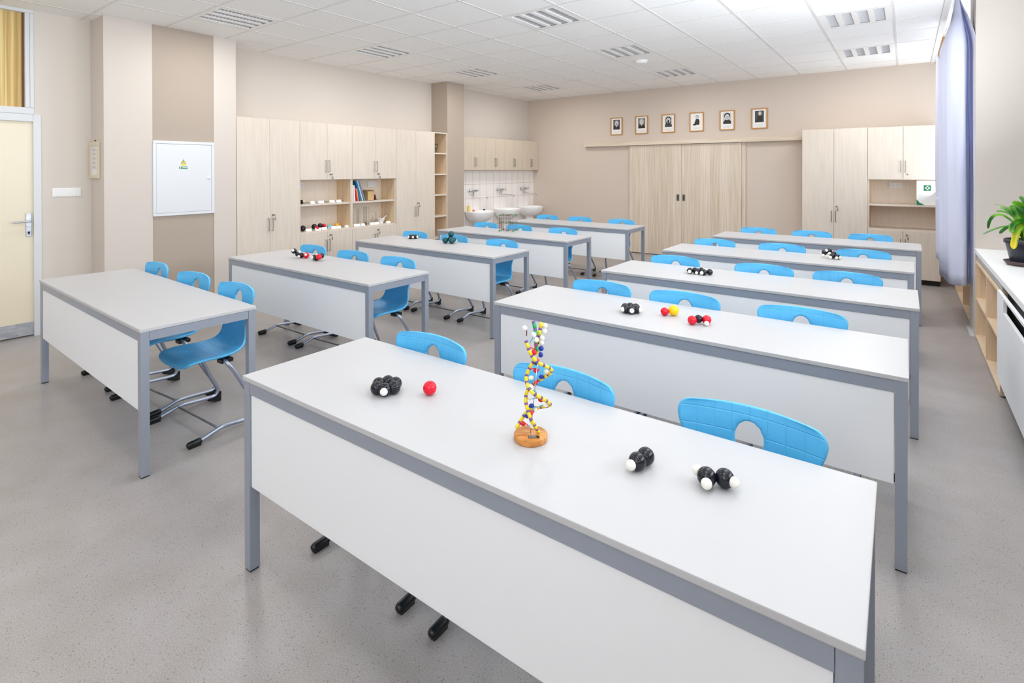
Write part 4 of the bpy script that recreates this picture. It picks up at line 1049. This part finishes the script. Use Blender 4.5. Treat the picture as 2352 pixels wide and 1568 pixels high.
# DNA model
t = thing('dna_model', 'coloured double-helix DNA model on a round orange wooden base', 'DNA model', (-.897, 1.30, TH), .6)
B().lathe([(0, 0), (.048, 0), (.050, .003), (.050, .017), (.047, .02), (0, .02)], 36).obj('base', 'wbase', t)
b = B().box(-.008, -.034, .02, .026, -.020, .0212); b.mi = 1
for k in range(3): b.box(-.004, -.032+.004*k, .0211, .020-.003*k, -.0305+.004*k, .0214)
b.obj('name_plate', ['black', 'photo_mid'], t)
dz = lambda q: Vector(((q[0]-303)/4035, q[2], .022+(1405-q[1])/4035))      # shape of the model as seen from the front
B().cyl((0, 0, .02), (.024, .0, .262), .0013, 6).obj('rod', 'chrome', t)
SP = spline([dz(q) for q in ((130, 1368, 0), (220, 1250, .02), (300, 1185, .03), (430, 1140, .02), (540, 1070, 0), (430, 950, -.025), (310, 870, -.03), (250, 770, 0), (290, 670, .02), (370, 545, .03), (385, 400, .03), (405, 270, .02), (440, 95, .02))], 14)
SQ = spline([dz(q) for q in ((400, 1400, -.005), (345, 1265, -.025), (300, 1180, -.03), (245, 1040, 0), (265, 940, .02), (330, 880, .03), (440, 800, .025), (545, 690, 0), (545, 630, -.01), (480, 575, -.025), (390, 525, -.03), (310, 440, -.025), (265, 330, -.02), (240, 240, -.015))], 14)
SG = spline([dz(q) for q in ((378, 430, 0), (365, 300, 0), (360, 190, .01), (335, 85, .02))], 14)
def beads(P, name, mats, lens=(.0155, .0062), r=.0056):
    b = B(); cur = [P[0]]; acc = 0; k = 0; i = 0
    for a, c in zip(P, P[1:]):
        n = 10
        for j in range(1, n+1):
            p = a.lerp(c, j/n); acc += (p-cur[-1]).length; cur.append(p)
            if acc >= lens[k % 2]:
                b.mi = k % 2; b.tube([cur[0], cur[len(cur)//2], cur[-1]], r if k % 2 == 0 else r*.96, 10); cur = [p]; acc = 0; k += 1
    b.obj(name, mats, t)
beads(SP, 'strand', ['dyellow', 'purple']); beads(SQ, 'strand', ['dyellow', 'purple']); beads(SG, 'short_strand', ['green', 'purple'])
def at_z(P, z): return min(P, key=lambda p: abs(p.z-z))
cols_ = [('red', 'cyan', 'red', 'hyd'), ('cyan', 'maroon', 'blue', 'hyd'), ('red', 'red', 'hyd', 'red'), ('cyan', 'cyan', 'hyd', 'blue')]
for i in range(11):
    z = .045+i*.0195
    A, C = at_z(SP, z), at_z(SQ, z); mid = (A+C)/2 + Vector((0, 0, .005*math.sin(i*1.7)))
    m0, m1, m2, m3 = cols_[i % 4]
    b = B(); b.tube(spline([A, A.lerp(mid, .5)+Vector((0, 0, .004)), mid], 4), .0015, 6); b.mi = 1; b.tube(spline([mid, mid.lerp(C, .5)-Vector((0, 0, .004)), C], 4), .0015, 6)
    b.mi = 2; b.ball(A.lerp(C, .2+.06*(i % 3)), .0068, 12, 1.3, axis=C-A)
    b.mi = 3; b.ball(A.lerp(C, .79), .0066, 12, 1.25, axis=C-A)
    b.obj('base_pair', [m0, m1, m2, m3], t)
# loose pegs at the open top
for c0, c1, mm, mw in (((255, 235, -.012), (235, 140, -.014), 'hyd', 'maroon'), ((292, 310, -.02), (342, 205, -.025), 'hyd', 'cyan'), ((405, 200, .02), (482, 150, .022), 'hyd', 'red'), ((400, 260, .02), (475, 215, .022), 'hyd', 'cyan'), ((390, 330, .02), (442, 292, .015), 'hyd', 'red'), ((385, 380, .02), (436, 350, .015), 'hyd', 'red'),
                       ((385, 420, .02), (432, 412, .01), 'blue', 'cyan'), ((390, 440, .02), (425, 490, .01), 'blue', 'cyan'), ((300, 360, -.02), (345, 420, -.02), 'red', 'red'), ((330, 450, -.01), (372, 270, -.02), 'hyd', 'red')):
    b = B(); c0, c1 = dz(c0), dz(c1)
    b.tube(spline([c0, c0.lerp(c1, .5)+Vector((.003, .002, .002)), c1], 4), .0015, 6); b.mi = 1; b.ball(c1, .0078, 14)
    b.obj('peg', [mw, mm], t)
